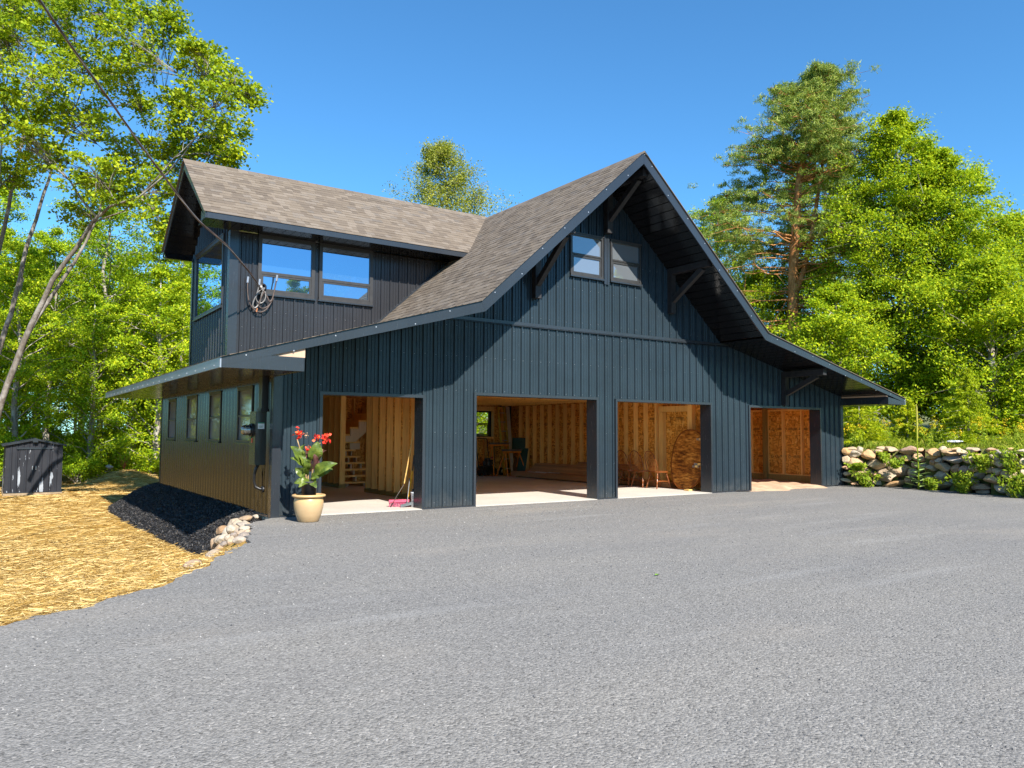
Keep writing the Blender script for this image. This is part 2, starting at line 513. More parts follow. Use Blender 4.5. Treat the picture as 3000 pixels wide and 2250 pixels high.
def m_bark(name, a, b, patch=None, sc=6):
    m = NT(name)
    n1 = m.noise(m.coords((4, 4, 1)), sc, 6, 0.7)
    c = m.ramp(n1, [(0.3, a), (0.7, b)])
    if patch:
        c = m.mix(m.ramp(m.noise(m.coords((1, 1, 1)), 3.0, 4), [(0.5, (0, 0, 0)), (0.62, (0.8, 0.8, 0.8))]), c, patch)
    m.bump(n1, 0.7, 0.02)
    return m.base(c, 0.9, 0, 0.15)
BARK = m_bark('grey_bark', (0.10, 0.085, 0.07), (0.27, 0.24, 0.205), (0.36, 0.34, 0.31))
BARK_DARK = m_bark('woodland_bark', (0.16, 0.135, 0.11), (0.38, 0.34, 0.28), (0.50, 0.47, 0.42))
BARK_PINE = m_bark('orange_pine_bark', (0.22, 0.09, 0.03), (0.52, 0.24, 0.09), (0.58, 0.29, 0.12))
# ================================================================== BARN
W, D = 16.40, 9.87
XA, ZA = 7.247, 7.404
OV = 1.427
ROOF = [(-1.24, 2.53), (3.214, 3.80), (XA, ZA), (11.28, 3.86), (17.24, 2.471)]
def roofz(x):
    for (a, za), (b, zb) in zip(ROOF, ROOF[1:]):
        if x <= b:
            return za + (zb - za) * (x - a) / (b - a)
    return ROOF[-1][1]
DOORS = [(0.83, 2.80, 2.10), (3.993, 7.111, 2.19), (7.725, 10.813, 2.175), (12.324, 15.323, 2.15)]
Pfront = lambda y0: (lambda s, d, z: (s, y0 - d, z))
Pleft = lambda x0: (lambda s, d, z: (x0 - d, s, z))
Pright = lambda x0: (lambda s, d, z: (x0 + d, s, z))
Pback = lambda y0: (lambda s, d, z: (s, y0 + d, z))

def mbox(mb, P, s0, s1, d0, d1, z0, z1, m=0):
    a, b = P(s0, d0, z0), P(s1, d1, z1)
    mb.box(min(a[0], b[0]), max(a[0], b[0]), min(a[1], b[1]), max(a[1], b[1]), z0, z1, m)

PROF = [(0, 0), (.010, .032), (.034, .032), (.046, 0), (.093, 0), (.100, .010), (.110, .010), (.117, 0), (.160, 0), (.167, .010), (.177, .010), (.184, 0)]
PROF_SIDE = [(.2286 * k / 24, (.034 if k % 24 < 12 else .020) * .5 * (1 - math.cos(2 * math.pi * (k % 12) / 12))) for k in range(24)]
def siding(mb, P, s0, s1, zb, ztop, holes=(), screws=(), per=.2286, off=0.05, prof=PROF, m=0, ms=1, kinks=()):
    """ribbed sheet metal: zb / ztop are functions of s, holes are (s0, s1, z0, z1)"""
    pts = {}
    k = int((s0 - off) / per) - 2
    while k * per + off < s1 + per:
        for a, d in prof:
            s = k * per + off + a
            if s0 <= s <= s1:
                pts[round(s, 5)] = d
        k += 1
    ss = sorted(pts)
    def dep(s):
        return float(np.interp(s, ss, [pts[q] for q in ss]))
    for e in [s0, s1, *kinks] + [h[i] for h in holes for i in (0, 1)]:
        if s0 <= e <= s1:
            pts.setdefault(round(e, 5), dep(e))
    ss = sorted(pts)
    for a, b in zip(ss, ss[1:]):
        mid = (a + b) / 2
        cuts = sorted([(h[2], h[3]) for h in holes if h[0] < mid < h[1]])
        segs, lo = [], None
        for c0, c1 in cuts:
            segs.append((lo, c0))
            lo = c1
        segs.append((lo, None))
        for q0, q1 in segs:
            za0 = zb(a) if q0 is None else q0
            zb0 = zb(b) if q0 is None else q0
            za1 = ztop(a) if q1 is None else q1
            zb1 = ztop(b) if q1 is None else q1
            if za1 - za0 < 1e-3 and zb1 - zb0 < 1e-3:
                continue
            mb.poly([P(a, pts[a], za0), P(b, pts[b], zb0), P(b, pts[b], zb1), P(a, pts[a], za1)], m)
    k = int((s0 - off) / per) - 1
    while k * per + off < s1:
        s = k * per + off + .066 + random.uniform(-.004, .004)
        for z in screws:
            z2 = z + random.uniform(-.012, .012)
            if s0 + .05 < s < s1 - .05 and zb(s) + .03 < z2 < ztop(s) - .05 and not any(h[0] - .05 < s < h[1] + .05 and h[2] - .05 < z2 < h[3] + .05 for h in holes):
                r_ = .0052
                c = P(s, .008, z2)
                q = [P(s - r_, 0, z2 - r_), P(s + r_, 0, z2 - r_), P(s + r_, 0, z2 + r_), P(s - r_, 0, z2 + r_)]
                for i in range(4):
                    mb.poly([q[i], q[(i + 1) % 4], c], ms)
        k += 1

def planks(mb, o, u, v, L, n, width, gap, th, nrm, m=0):
    """row of n boards of length L along u, side by side along v"""
    o, u, v, nrm = Vector(o), Vector(u).normalized(), Vector(v).normalized(), Vector(nrm).normalized()
    for i in range(n):
        a = o + v * (i * width)
        q = [a, a + u * L, a + u * L + v * (width - gap), a + v * (width - gap)]
        mb.prism(q, nrm * th, m)

barn = thing("barn", "black metal-clad barn garage with a flared gable roof, a side dormer and four open doorways", "barn")

# --- front wall
mb = MB()
holes = [(a, b, -1, z) for a, b, z in DOORS] + [(6.40, 7.30, 4.92, 5.83), (7.56, 8.46, 4.92, 5.83)]
siding(mb, Pfront(0), 0.0, W, lambda s: 0.03, lambda s: roofz(s) - (.13 if 3.214 < s < 11.28 else .10), holes,
       [.12, .78, 1.44, 2.28, 2.95, 3.55, 3.86, 4.6, 5.3], kinks=(3.214, XA, 11.28))
front = mb.build("front_wall", [SIDING, SCREW], barn)
front['label'] = "front wall of ribbed black sheet metal"

# --- left side wall and the hidden right and back walls
LW = [(1.2031, 2.1571), (3.4604, 4.4111), (5.5928, 6.6067), (7.9167, 8.8528)]
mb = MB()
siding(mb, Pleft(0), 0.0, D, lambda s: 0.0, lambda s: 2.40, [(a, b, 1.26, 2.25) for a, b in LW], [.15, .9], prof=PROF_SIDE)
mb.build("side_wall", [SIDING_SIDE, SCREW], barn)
mb = MB()
siding(mb, Pright(W), 0.0, D, lambda s: 0.0, lambda s: 2.62, ())
mb.build("side_wall", [SIDING, SCREW], barn)
mb = MB()
siding(mb, Pback(D), 0.0, W, lambda s: 0.0, lambda s: roofz(s) - .1, [(9.66, 10.62, 1.36, 2.21), (4.2, 9.2, -1, 2.5), (.5, 3.3, -1, 2.5)], kinks=(3.214, XA, 11.28))  # window, plus two unseen rear openings added to let skylight indoors
mb.build("back_wall", [SIDING, SCREW], barn)

# --- corner trims, base angle, flashing band
mb = MB()
mb.box(-.03, .11, -.040, -.0325, 0.0, 2.52)
mb.box(-.038, -.030, -.0325, .12, 0.0, 2.37)
mb.cut()
mb.box(W - .08, W + .038, -.040, -.0325, 0.0, 2.50)
mb.box(W + .0335, W + .038, -.0325, .12, 0.0, 2.36)
mb.cut()
mb.box(-.038, -.030, D - .12, D + .03, 0.0, 2.37)
mb.build("corner_trim", TRIM, barn)
mb = MB()
xs = [0.11] + [v for d in DOORS for v in (d[0] - .06, d[1] + .06)] + [W - .08]
for a, b in zip(xs[::2], xs[1::2]):
    mb.box(a, b, -.044, -.0335, 0.0, .03)
    mb.cut()
mb.box(-.045, -.0305, .12, D - .12, 0.0, .035)
mb.build("base_trim", TRIM, barn)
mb = MB()
mb.prism([(2.95, -.0335, 3.675), (11.60, -.0335, 3.675), (11.60, -.0335, 3.74), (2.95, -.0335, 3.74)], (0, -.014, 0))
mb.prism([(2.95, -.0335, 3.672), (11.60, -.0335, 3.672), (11.60, -.050, 3.655), (2.95, -.050, 3.655)], (0, 0, .006))
mb.build("flashing_band", TRIM, barn)
mb = MB()
mb.box(7.345, 7.395, -.048, -.0335, 4.80, 5.92)
mb.box(7.435, 7.495, -.048, -.0335, 4.80, 5.92)
mb.box(7.385, 7.445, -.040, -.0325, 4.80, 5.92)
mb.build("mullion_trim", TRIM, barn)

# --- door openings
for a, b, z in DOORS:
    mb = MB()
    mb.box(a - .055, a, -.046, .30, 0.0, z + .055)
    mb.box(b, b + .055, -.046, .30, 0.0, z + .055)
    mb.box(a, b, -.046, .30, z, z + .055)
    f = mb.build("door_frame", TRIM, barn)
mb = MB()
xs = [.02] + [v for d in DOORS for v in (d[0] - .06, d[1] + .06)] + [W - .02]
for a, b in zip(xs[::2], xs[1::2]):
    mb.box(a, b, .03, .29, 0.0, 2.26)
    mb.cut()
mb.box(.02, W - .02, .03, .29, 2.265, 2.60)
mb.build("wall_core", PINE, barn)

# --- roof: shingled slopes built as overlapping courses of tabs
def shingles(mb, o, u, v, n, Lu, Lv, expo=.142, wmin=.11, wmax=.26):
    o, u, v, n = Vector(o), Vector(u).normalized(), Vector(v).normalized(), Vector(n).normalized()
    mb.poly([o, o + u * Lu, o + u * Lu + v * Lv, o + v * Lv])
    k = int(Lv / expo) + 1
    for j in range(k):
        v0, v1 = j * expo, min((j + 1) * expo + .012, Lv)
        if v1 - v0 < .02:
            continue
        s = 0.0
        while s < Lu:
            w_ = random.uniform(wmin, wmax)
            e = min(Lu, s + w_)
            h = random.choice((.006, .007, .011))
            a = o + u * s + v * v0; b = o + u * e + v * v0
            c = o + u * e + v * v1; d = o + u * s + v * v1
            p = [a, b, b + n * h, a + n * h, c + n * .002, d + n * .002]
            mb.raw(p, [(0, 1, 2, 3), (3, 2, 4, 5), (0, 3, 5), (1, 4, 2)])
            s = e
YB = 11.17
def slope(i, flip=False):
    (xa, za), (xb, zb) = ROOF[i], ROOF[i + 1]
    d = Vector((xb - xa, 0, zb - za))
    return xa, za, xb, zb, d
Y0, YL = -OV - .03, YB + OV + .06
for i, nm in ((1, 1), (0, 0)):
    xa, za, xb, zb, d = slope(i)
    mb = MB()
    n = Vector((-d.z, 0, d.x))
    st = -.03 if i == 0 else 0.0
    du = d.normalized()
    shingles(mb, Vector((xa, Y0, za)) + du * st, (0, 1, 0), d, n, YL, d.length - st)
    mb.build("roof_slope", SHINGLE, barn)
for i in (2, 3):
    xa, za, xb, zb, d = slope(i)
    mb = MB()
    n = Vector((-d.z, 0, d.x))
    mb.prism([(xa, Y0, za), (xb, Y0, zb), (xb, Y0 + YL, zb), (xa, Y0 + YL, za)], n.normalized() * .012)
    mb.build("roof_slope", SHINGLE, barn)
mb = MB()
for i in range(60):
    y = Y0 + i * (YL / 60)
    mb.prism([(XA - .15, y, ZA - .125), (XA, y, ZA + .018), (XA + .15, y, ZA - .125), (XA, y, ZA - .02)], (0, YL / 60 - .004, 0))
mb.build("ridge_cap", SHINGLE, barn)

# --- rake fascia (front and back) from the roof line
def offset_line(pts, dist):
    out = []
    for i, p in enumerate(pts):
        ns = []
        for j in (i - 1, i):
            if 0 <= j < len(pts) - 1:
                dx, dz = pts[j + 1][0] - pts[j][0], pts[j + 1][1] - pts[j][1]
                l = math.hypot(dx, dz)
                ns.append((dz / l, -dx / l))
        nx, nz = sum(q[0] for q in ns) / len(ns), sum(q[1] for q in ns) / len(ns)
        k = dist / (nx * nx + nz * nz)
        out.append((p[0] + nx * k, p[1] + nz * k))
    return out
rl = [(x, z - .004) for x, z in ROOF]
low = offset_line(rl, .19)
low[0] = (-1.24, rl[0][1] - .13); low[-1] = (17.24, rl[-1][1] - .10)
for yy, dy in ((-OV, .028), (YB, .028)):
    mb = MB()
    for i in range(4):
        a, b, c, d = rl[i], rl[i + 1], low[i + 1], low[i]
        g = .0015
        mb.prism([(a[0] + g, yy, a[1]), (b[0] - g, yy, b[1]), (c[0] - g, yy, c[1]), (d[0] + g, yy, d[1])], (0, dy, 0))
        t = Vector((b[0] - a[0], 0, b[1] - a[1])); t.normalize()
        s_ = .35
        L = math.hypot(b[0] - a[0], b[1] - a[1])
        while s_ < L and yy < 0:
            p = Vector((a[0], yy, a[1])) + t * s_ + Vector((t.z, 0, -t.x)) * (.05 if int(s_ * 10) % 2 else .14)
            mb.box(p.x - .009, p.x + .009, yy - .006, yy, p.z - .009, p.z + .009, 1)
            s_ += .72
    mb.build("rake_fascia", [TRIM, SCREW], barn)
# --- soffit under the front overhang: narrow metal planks running front to back
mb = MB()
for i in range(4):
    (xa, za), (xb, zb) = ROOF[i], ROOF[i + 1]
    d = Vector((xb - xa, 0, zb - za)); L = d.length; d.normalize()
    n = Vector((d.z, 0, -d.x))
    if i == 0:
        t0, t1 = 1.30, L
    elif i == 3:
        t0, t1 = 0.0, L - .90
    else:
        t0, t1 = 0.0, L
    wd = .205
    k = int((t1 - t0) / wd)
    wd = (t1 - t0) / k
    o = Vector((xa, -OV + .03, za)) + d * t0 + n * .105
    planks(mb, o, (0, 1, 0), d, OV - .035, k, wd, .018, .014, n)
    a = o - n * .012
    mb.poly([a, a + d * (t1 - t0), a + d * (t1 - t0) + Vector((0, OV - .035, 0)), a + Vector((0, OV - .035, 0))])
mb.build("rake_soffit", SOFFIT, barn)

# --- boxed eaves left and right
def vrib(mb, x0, x1, y0, y1, z, per=.10):
    k = int((y1 - y0) / per)
    for i in range(k):
        a = y0 + i * per
        mb.poly([(x0, a, z), (x1, a, z), (x1, a + per * .8, z), (x0, a + per * .8, z)])
        mb.poly([(x0, a + per * .8, z), (x1, a + per * .8, z), (x1, a + per * .9, z + .008), (x0, a + per * .9, z + .008)])
        mb.poly([(x0, a + per * .9, z + .008), (x1, a + per * .9, z + .008), (x1, a + per, z), (x0, a + per, z)])
mb = MB()
vrib(mb, -1.235, 0.0, -OV + .03, YB, 2.385)
mb.cut()
vrib(mb, W, 17.235, -OV + .03, YB, 2.31)
mb.build("eave_soffit", m_siding('eave_soffit_metal', (0.030, 0.024, 0.018), 0.18, 0.05), barn)
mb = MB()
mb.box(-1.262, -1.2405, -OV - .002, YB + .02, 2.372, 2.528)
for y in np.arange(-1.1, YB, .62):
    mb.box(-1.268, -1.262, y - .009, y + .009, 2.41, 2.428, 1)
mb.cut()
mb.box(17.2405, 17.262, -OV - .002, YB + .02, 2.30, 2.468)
mb.build("eave_fascia", [m_siding('eave_fascia_painted_skylight', (0.20, 0.235, 0.28), 0.32, 0.2), SCREW], barn)  # dark trim metal; mirrored sky is put into its pale blue-grey base
mb = MB()
mb.prism([(-1.238, -OV + .002, 2.374), (0.0, -OV + .002, 2.374), (0.0, -OV + .002, 2.586), (-.55, -OV + .002, 2.590), (-1.238, -OV + .002, 2.40)], (0, .024, 0))
mb.prism([(0.0, -OV + .027, 2.374), (0.0, -.03, 2.374), (0.0, -.03, 2.586), (0.0, -OV + .027, 2.586)], (-.022, 0, 0))
mb.cut()
mb.prism([(16.40, -OV + .002, 2.30), (17.238, -OV + .002, 2.30), (17.238, -OV + .002, 2.37), (16.40, -OV + .002, 2.50)], (0, .024, 0))
mb.prism([(16.40, -OV + .027, 2.30), (16.40, -.03, 2.30), (16.40, -.03, 2.50), (16.40, -OV + .027, 2.50)], (.022, 0, 0))
mb.build("eave_return", TRIM, barn)
mb = MB()
mb.prism([(-.60, -OV + .035, 2.588), (0.02, -OV + .035, 2.588), (0.02, -OV + .035, 2.78), (-.60, -OV + .035, 2.64)], (0, .03, 0))
mb.cut()
mb.prism([(16.39, -OV + .035, 2.505), (16.39, -.03, 2.505), (16.39, -.03, 2.545), (16.39, -OV + .035, 2.545)], (.025, 0, 0))
q = mb.build("eave_blocking", BLOCK, barn)
q['label'] = "bare pale wood left showing above the boxed eave"

# --- dormer
DX, DY, RX, RY, RZ, EY, EZ, BY = 0.08, 3.443, -0.62, 4.90, 7.47, 2.70, 5.79, 7.08
sl = (RZ - EZ) / (RY - EY)
mb = MB()
d = Vector((0, RY - EY, RZ - EZ)); n = Vector((0, -d.z, d.y))
shingles(mb, Vector((RX - .03, EY, EZ)) - d.normalized() * .03, (1, 0, 0), d, n, XA - RX + .6, d.length + .03)
mb.build("dormer_roof_slope", SHINGLE, barn)
mb = MB()
mb.prism([(RX - .03, RY, RZ), (XA + .57, RY, RZ), (XA + .57, BY, EZ + .02), (RX - .03, BY, EZ + .02)], (0, .008, .012))
mb.build("dormer_roof_slope", SHINGLE, barn)
mb = MB()
for i in range(34):
    x = RX - .03 + i * .235
    mb.prism([(x, RY - .14, RZ - .10), (x, RY, RZ + .018), (x, RY + .14, RZ - .10), (x, RY, RZ - .02)], (.231, 0, 0))
mb.build("ridge_cap", SHINGLE, barn)
def dz(y):
    return RZ - sl * (RY - y) if y < RY else RZ - (RZ - EZ - .02) / (BY - RY) * (y - RY)
mb = MB()
siding(mb, Pleft(DX), DY, 6.98, lambda s: 2.65, lambda s: dz(s) - .13, [(3.98, 6.53, 4.14, 5.67)], kinks=(RY,), per=.2286)
g_ = mb.build("dormer_gable_wall", [SIDING_UP, SCREW], barn)
mb = MB()
DW = [(0.655, 1.86), (2.0, 3.25)]
siding(mb, Pfront(DY), DX, 5.3, lambda s: 2.65, lambda s: 5.64, [(a, b, 4.40, 5.64) for a, b in DW], [3.25, 3.65, 4.0, 5.55])
mb.build("dormer_front_wall", [SIDING_UP, SCREW], barn)
mb = MB()
mb.box(DX - .042, DX - .0335, DY - .042, DY + .13, 2.7, 5.66)
mb.box(DX - .042, DX + .14, DY - .050, DY - .0425, 2.7, 5.66)
mb.cut()
mb.box(DX - .042, DX - .0335, 6.86, 7.0, 2.7, 5.7)
mb.build("corner_trim", TRIM, barn)
# dormer trims: rake boards, eave fascia, returns, soffits
mb = MB()
for y0, z0, y1, z1 in ((EY, EZ, RY, RZ), (RY, RZ, BY, EZ + .02)):
    v0, v1 = z0 - .004, z1 - .004
    mb.prism([(RX, y0 + .001, v0), (RX, y1 - .001, v1), (RX, y1 - .001, v1 - .22), (RX, y0 + .001, v0 - .13 if y0 == EY else v0 - .22)] if y0 == EY else
             [(RX, y0 + .001, v0), (RX, y1 - .001, v1), (RX, y1 - .001, v1 - .13), (RX, y0 + .001, v0 - .22)], (.026, 0, 0))
mb.prism([(RX + .001, EY + .002, 5.662), (RX + .001, 3.08, 5.66), (RX + .001, 3.08, 5.88), (RX + .001, EY + .002, 5.675)], (.024, 0, 0))
mb.build("rake_fascia", TRIM, barn)
mb = MB()
mb.box(RX + .027, 5.6, EY - .012, EY + .012, EZ - .135, EZ - .006)
mb.build("eave_fascia", TRIM, barn)
mb = MB()
planks(mb, (RX + .03, EY + .013, 5.662), (0, 1, 0), (1, 0, 0), DY - EY - .03, 28, .2, .012, .012, (0, 0, 1))
mb.poly([(RX + .03, EY + .02, 5.676), (5.5, EY + .02, 5.676), (5.5, DY, 5.676), (RX + .03, DY, 5.676)])
for y0, z0, y1, z1 in ((2.95, dz(2.95), RY, RZ), (BY - .1, dz(BY - .1), RY, RZ)):
    dd = Vector((0, y1 - y0, z1 - z0))
    k = int(dd.length / .2)
    sg = 1 if y1 > y0 else -1
    planks(mb, (RX + .028, y0, z0 - .13), (1, 0, 0), dd, DX - RX - .03, k, dd.length / k, .012, .012, (0, 0, 1))
mb.box(RX + .03, DX + .02, 6.95, 6.97, 5.64, 5.93)
mb.box(RX + .03, DX + .02, 6.971, BY, 5.64, 5.66)
mb.box(RX + .03, DX + .02, 3.06, 3.08, 5.664, 5.95)
mb.build("dormer_soffit", SOFFIT, barn)
mb = MB()   # metal flashing where the dormer wall meets the roof
k0 = Vector((3.25, DY - .055, roofz(3.25) + .02)); k1 = Vector((5.25, DY - .055, roofz(5.25) + .02))
mb.bar(k0, k1, .07, .035)
k2 = Vector((.1, DY - .055, roofz(.1) + .02))
mb.bar(k2, k0 - Vector((.03, 0, 0.009)), .07, .035)
mb.build("step_flashing", TRIM, barn)

# --- windows
def window(P, s0, s1, z0, z1, rail=None, glass=GLASS, fr=.055, dep=.045, sash=True, sill=True, parent=barn, mat=FRAME):
    mb = MB()
    o = .028
    mbox(mb, P, s0 - .02, s1 + .02, -.05, dep, z1 - fr, z1 + .02)
    mbox(mb, P, s0 - .02, s0 + fr, -.05, dep, z0 + .0, z1 - fr)
    mbox(mb, P, s1 - fr, s1 + .02, -.05, dep, z0 + .0, z1 - fr)
    mbox(mb, P, s0 - .02, s1 + .02, -.05, dep + .004, z0 - .02, z0 + fr - .005)
    mbox(mb, P, s0 - .035, s1 + .035, .0335, dep + .012, z1 + .02, z1 + .042)
    if rail is not None:
        mbox(mb, P, s0 + fr, s1 - fr, -.045, dep - .006, rail - fr * .55, rail + fr * .55)
    w_ = mb.build("window", mat, parent)
    if sill:
        mb = MB()
        mbox(mb, P, s0 - .04, s1 + .04, .0335, dep + .03, z0 - .05, z0 - .0205)
        mb.build("sill", TRIM, w_)
    if rail is not None and sash:
        mb = MB()
        a, b, c, e = s0 + fr, s1 - fr, z0 + fr, rail - .03
        t = .042
        mbox(mb, P, a, b, -.035, dep - .014, c, c + t)
        mbox(mb, P, a, b, -.035, dep - .014, e - t, e)
        mbox(mb, P, a, a + t, -.035, dep - .014, c + t, e - t)
        mbox(mb, P, b - t, b, -.035, dep - .014, c + t, e - t)
        mb.build("sash", mat, w_)
    for (c, e) in ([(z0 + fr, z1 - fr)] if rail is None else [(z0 + fr, rail - fr * .55), (rail + fr * .55, z1 - fr)]):
        mb = MB()
        d = dep - .03 + (-.006 if c > z0 + fr + .01 else 0)
        a, b = s0 + fr, s1 - fr
        mb.poly([P(a, d, c), P(b, d, c), P(b, d, e), P(a, d, e)])
        mb.build("pane", glass, w_)
    return w_
for a, b in ((6.40, 7.30), (7.56, 8.46)):
    window(Pfront(0), a, b, 4.92, 5.83, 5.39, GLASS_GABLE, fr=.032)
for a, b in LW:
    window(Pleft(0), a, b, 1.26, 2.25, 1.74, GLASS_LOW, fr=.03, sash=False)
for a, b in DW:
    window(Pfront(DY), a, b, 4.40, 5.64, 4.84)
window(Pleft(DX), 3.98, 6.53, 4.14, 5.67, None)
window(Pback(D), 9.66, 10.62, 1.36, 2.21, 1.80, GLASS_BAY, fr=.035, dep=-.02)

# --- timber brackets under the front overhang
def bracket(x, zb_, zt, reach=1.30):
    mb = MB()
    mb.box(x - .075, x + .075, -.165, -.0335, zb_, zt)
    b_ = mb.build("bracket", BEAM, barn)
    mb = MB()
    mb.box(x - .07, x + .07, -reach, -.166, zt - .15, zt - .002)
    mb.build("beam", BEAM, b_)
    mb = MB()
    mb.bar((x, -.14, zb_ + .30), (x, -reach + .22, zt - .16), .11, .12, (0, -1, 1))
    mb.build("strut", BEAM, b_)
bracket(7.42, 5.96, 7.10)
bracket(5.42, 4.27, 5.56)
bracket(9.42, 4.32, 5.40)
bracket(13.70, 2.24, 3.13)

# --- inside: slab, ceiling, framed walls
mb = MB()
mb.box(.03, 11.56, .012, D - .02, -.25, .012)
for a, b, z in DOORS[:3]:
    mb.box(a, b, -.06, .011, -.2, .010)
mb.build("floor_slab", CONCRETE, barn)
mb = MB()
mb.poly([(.03, .04, 2.62), (W - .03, .04, 2.62), (W - .03, D - .04, 2.62), (.03, D - .04, 2.62)])
for x in np.arange(.6, W - .2, .61):
    mb.box(x, x + .04, .32, D - .1, 2.40, 2.615)
mb.build("ceiling", PINE, barn)

def stud(x0, x1, y0, y1, z0=.05, z1=2.40):
    mb = MB()
    mb.box(x0, x1, y0, y1, z0, z1)
    mb.build("stud", PINE, barn)
# partition with the stair opening (bay one)
mb = MB()
mb.box(3.745, 3.757, .31, 4.35, .05, 2.61)
mb.box(3.745, 3.757, 6.05, D - .1, .05, 2.61)
mb.build("partition_sheathing", OSB, barn)
mb = MB()
mb.box(3.58, 3.76, .31, 4.40, .013, .105)
mb.box(3.58, 3.76, 6.0, D - .1, .013, .105)
mb.build("sill_plate", TREATED, barn)
for y in (.75, 1.16, 1.56, 1.97, 2.38, 2.79, 3.20, 3.60, 4.01, 4.34, 6.02, 6.42, 6.82, 7.23, 7.63, 8.04):
    stud(3.60, 3.74, y, y + .042, .106)
# stair
mb = MB()
for i, (xr, z) in enumerate(((4.80, .09), (4.78, .26), (4.68, .43), (4.56, .60), (4.44, .77), (4.32, .94), (4.45, 1.16))):
    y = 6.45 + i * .05
    mb.box(3.80, xr, y, y + .27, z, z + .045)
stair = mb.build("staircase", PINE, barn)
mb = MB()
for i, (xr, z) in enumerate(((4.50, .0), (4.70, .136), (4.60, .306), (4.48, .476), (4.36, .646), (4.24, .816))):
    y = 6.50 + i * .05
    mb.cut()
    mb.box(xr - .03, xr, y, y + .2, z + (.013 if i == 0 else 0), z + .122 if i else .089)
    mb.cut()
    mb.box(xr - .5 + .06 * i, xr - .46 + .06 * i, y, y + .2, z + (.013 if i == 0 else 0), z + .122 if i else .089)
mb.cut()
mb.box(4.16, 4.45, 6.72, 6.735, .99, 1.155)
mb.build("riser", PALE, stair)
mb = MB()
pts = [(3.86, 1.21), (4.09, 1.21)]
z, x = 1.21, 3.86
prof = [(3.86, 1.20)]
for i in range(6):
    prof += [(3.86 + .24 * i, 1.36 + .19 * i), (4.10 + .24 * i, 1.36 + .19 * i)]
prof += [(5.3, 2.1), (4.25, 1.20)]
mb.prism([(a, 6.55, b) for a, b in prof], (0, .035, 0))
mb.build("stringer", PALE, stair)
mb = MB()
for i in range(6):
    mb.box(3.86 + .24 * i, 4.12 + .24 * i, 6.59, 7.5, 1.365 + .19 * i, 1.40 + .19 * i)
    mb.box(3.86 + .24 * i, 3.885 + .24 * i, 6.59, 7.5, 1.20 + .19 * i, 1.362 + .19 * i)
mb.build("upper_tread", PINE, stair)
mb = MB()
mb.box(3.76, 5.6, 7.6, 7.62, .02, 2.61)
mb.box(5.6, 5.62, 4.4, 7.6, .02, 2.61)
mb.build("partition_sheathing", OSB, barn)
for x in (4.15, 4.56, 4.97):
    stud(x, x + .04, 7.45, 7.595)
# partition between the middle room and the fourth bay
mb = MB()
mb.box(11.525, 11.54, .31, D - .1, .013, 2.61)
mb.build("partition_sheathing", OSB, barn)
for y in (.66, 2.43, 2.87, 3.28, 3.69, 4.10, 4.50, 4.91, 5.32, 5.73, 6.14, 6.55, 6.96, 7.38, 7.80, 8.22, 8.64, 9.05):
    stud(11.38, 11.52, y, y + .042, .06)
stud(11.385, 11.52, 2.17, 2.32, .06, 2.05)
stud(11.385, 11.52, 1.10, 1.26, .06)
mb = MB()
mb.box(11.385, 11.51, 1.262, 2.325, 2.06, 2.21)
mb.build("header_beam", PINE, barn)
mb = MB()
mb.box(11.38, 11.52, .31, D - .1, .013, .055)
mb.build("sill_plate", PINE, barn)
# inner face of the back wall, with the framed window
mb = MB()
for a, b, c, e in ((8.7, 9.6, .02, 2.61), (10.68, 11.37, .02, 2.61), (9.6, 10.68, .02, 1.33), (9.6, 10.68, 2.24, 2.61)):
    mb.box(a, b, D - .10, D - .085, c, e)
mb.build("back_sheathing", OSB, barn)
for x in (9.0, 10.68, 11.10):
    stud(x, x + .042, D - .24, D - .102)
for x in (10.0, 10.35):
    stud(x, x + .04, D - .24, D - .102, .06, 1.26)
    stud(x, x + .04, D - .24, D - .102, 2.38, 2.60)
mb = MB()
mb.box(9.56, 10.678, D - .24, D - .102, 2.23, 2.375)
mb.cut()
mb.box(9.56, 10.678, D - .24, D - .102, 1.27, 1.33)
mb.build("header_beam", PINE, barn)
# fourth bay: right-hand wall
mb = MB()
mb.box(16.34, 16.36, .31, D - .1, .0, 1.42)
mb.box(16.341, 16.36, .31, D - .1, 1.425, 2.61)
mb.build("bay_sheathing", OSB, barn)
for y in (.40, 1.19, 1.85, 2.45, 3.05, 3.75):
    stud(16.22, 16.335, y, y + .045, .26, 2.18)
mb = MB()
mb.box(16.2, 16.335, .31, 6.0, .215, .258)
mb.box(16.2, 16.335, .31, 6.0, 2.182, 2.225)
mb.build("sill_plate", PINE, barn)
mb = MB()
mb.box(16.17, 16.198, .31, 6.0, -.05, .235)
mb.build("kick_board", TREATED, barn)
mb = MB()
mb.box(16.05, 16.165, 2.36, 2.475, -.05, 2.40)
mb.build("support_post", TREATED, barn)
mb = MB()
mb.box(12.0, 16.3, 4.6, 4.62, 0, 2.61)
mb.build("bay_sheathing", OSB, barn)
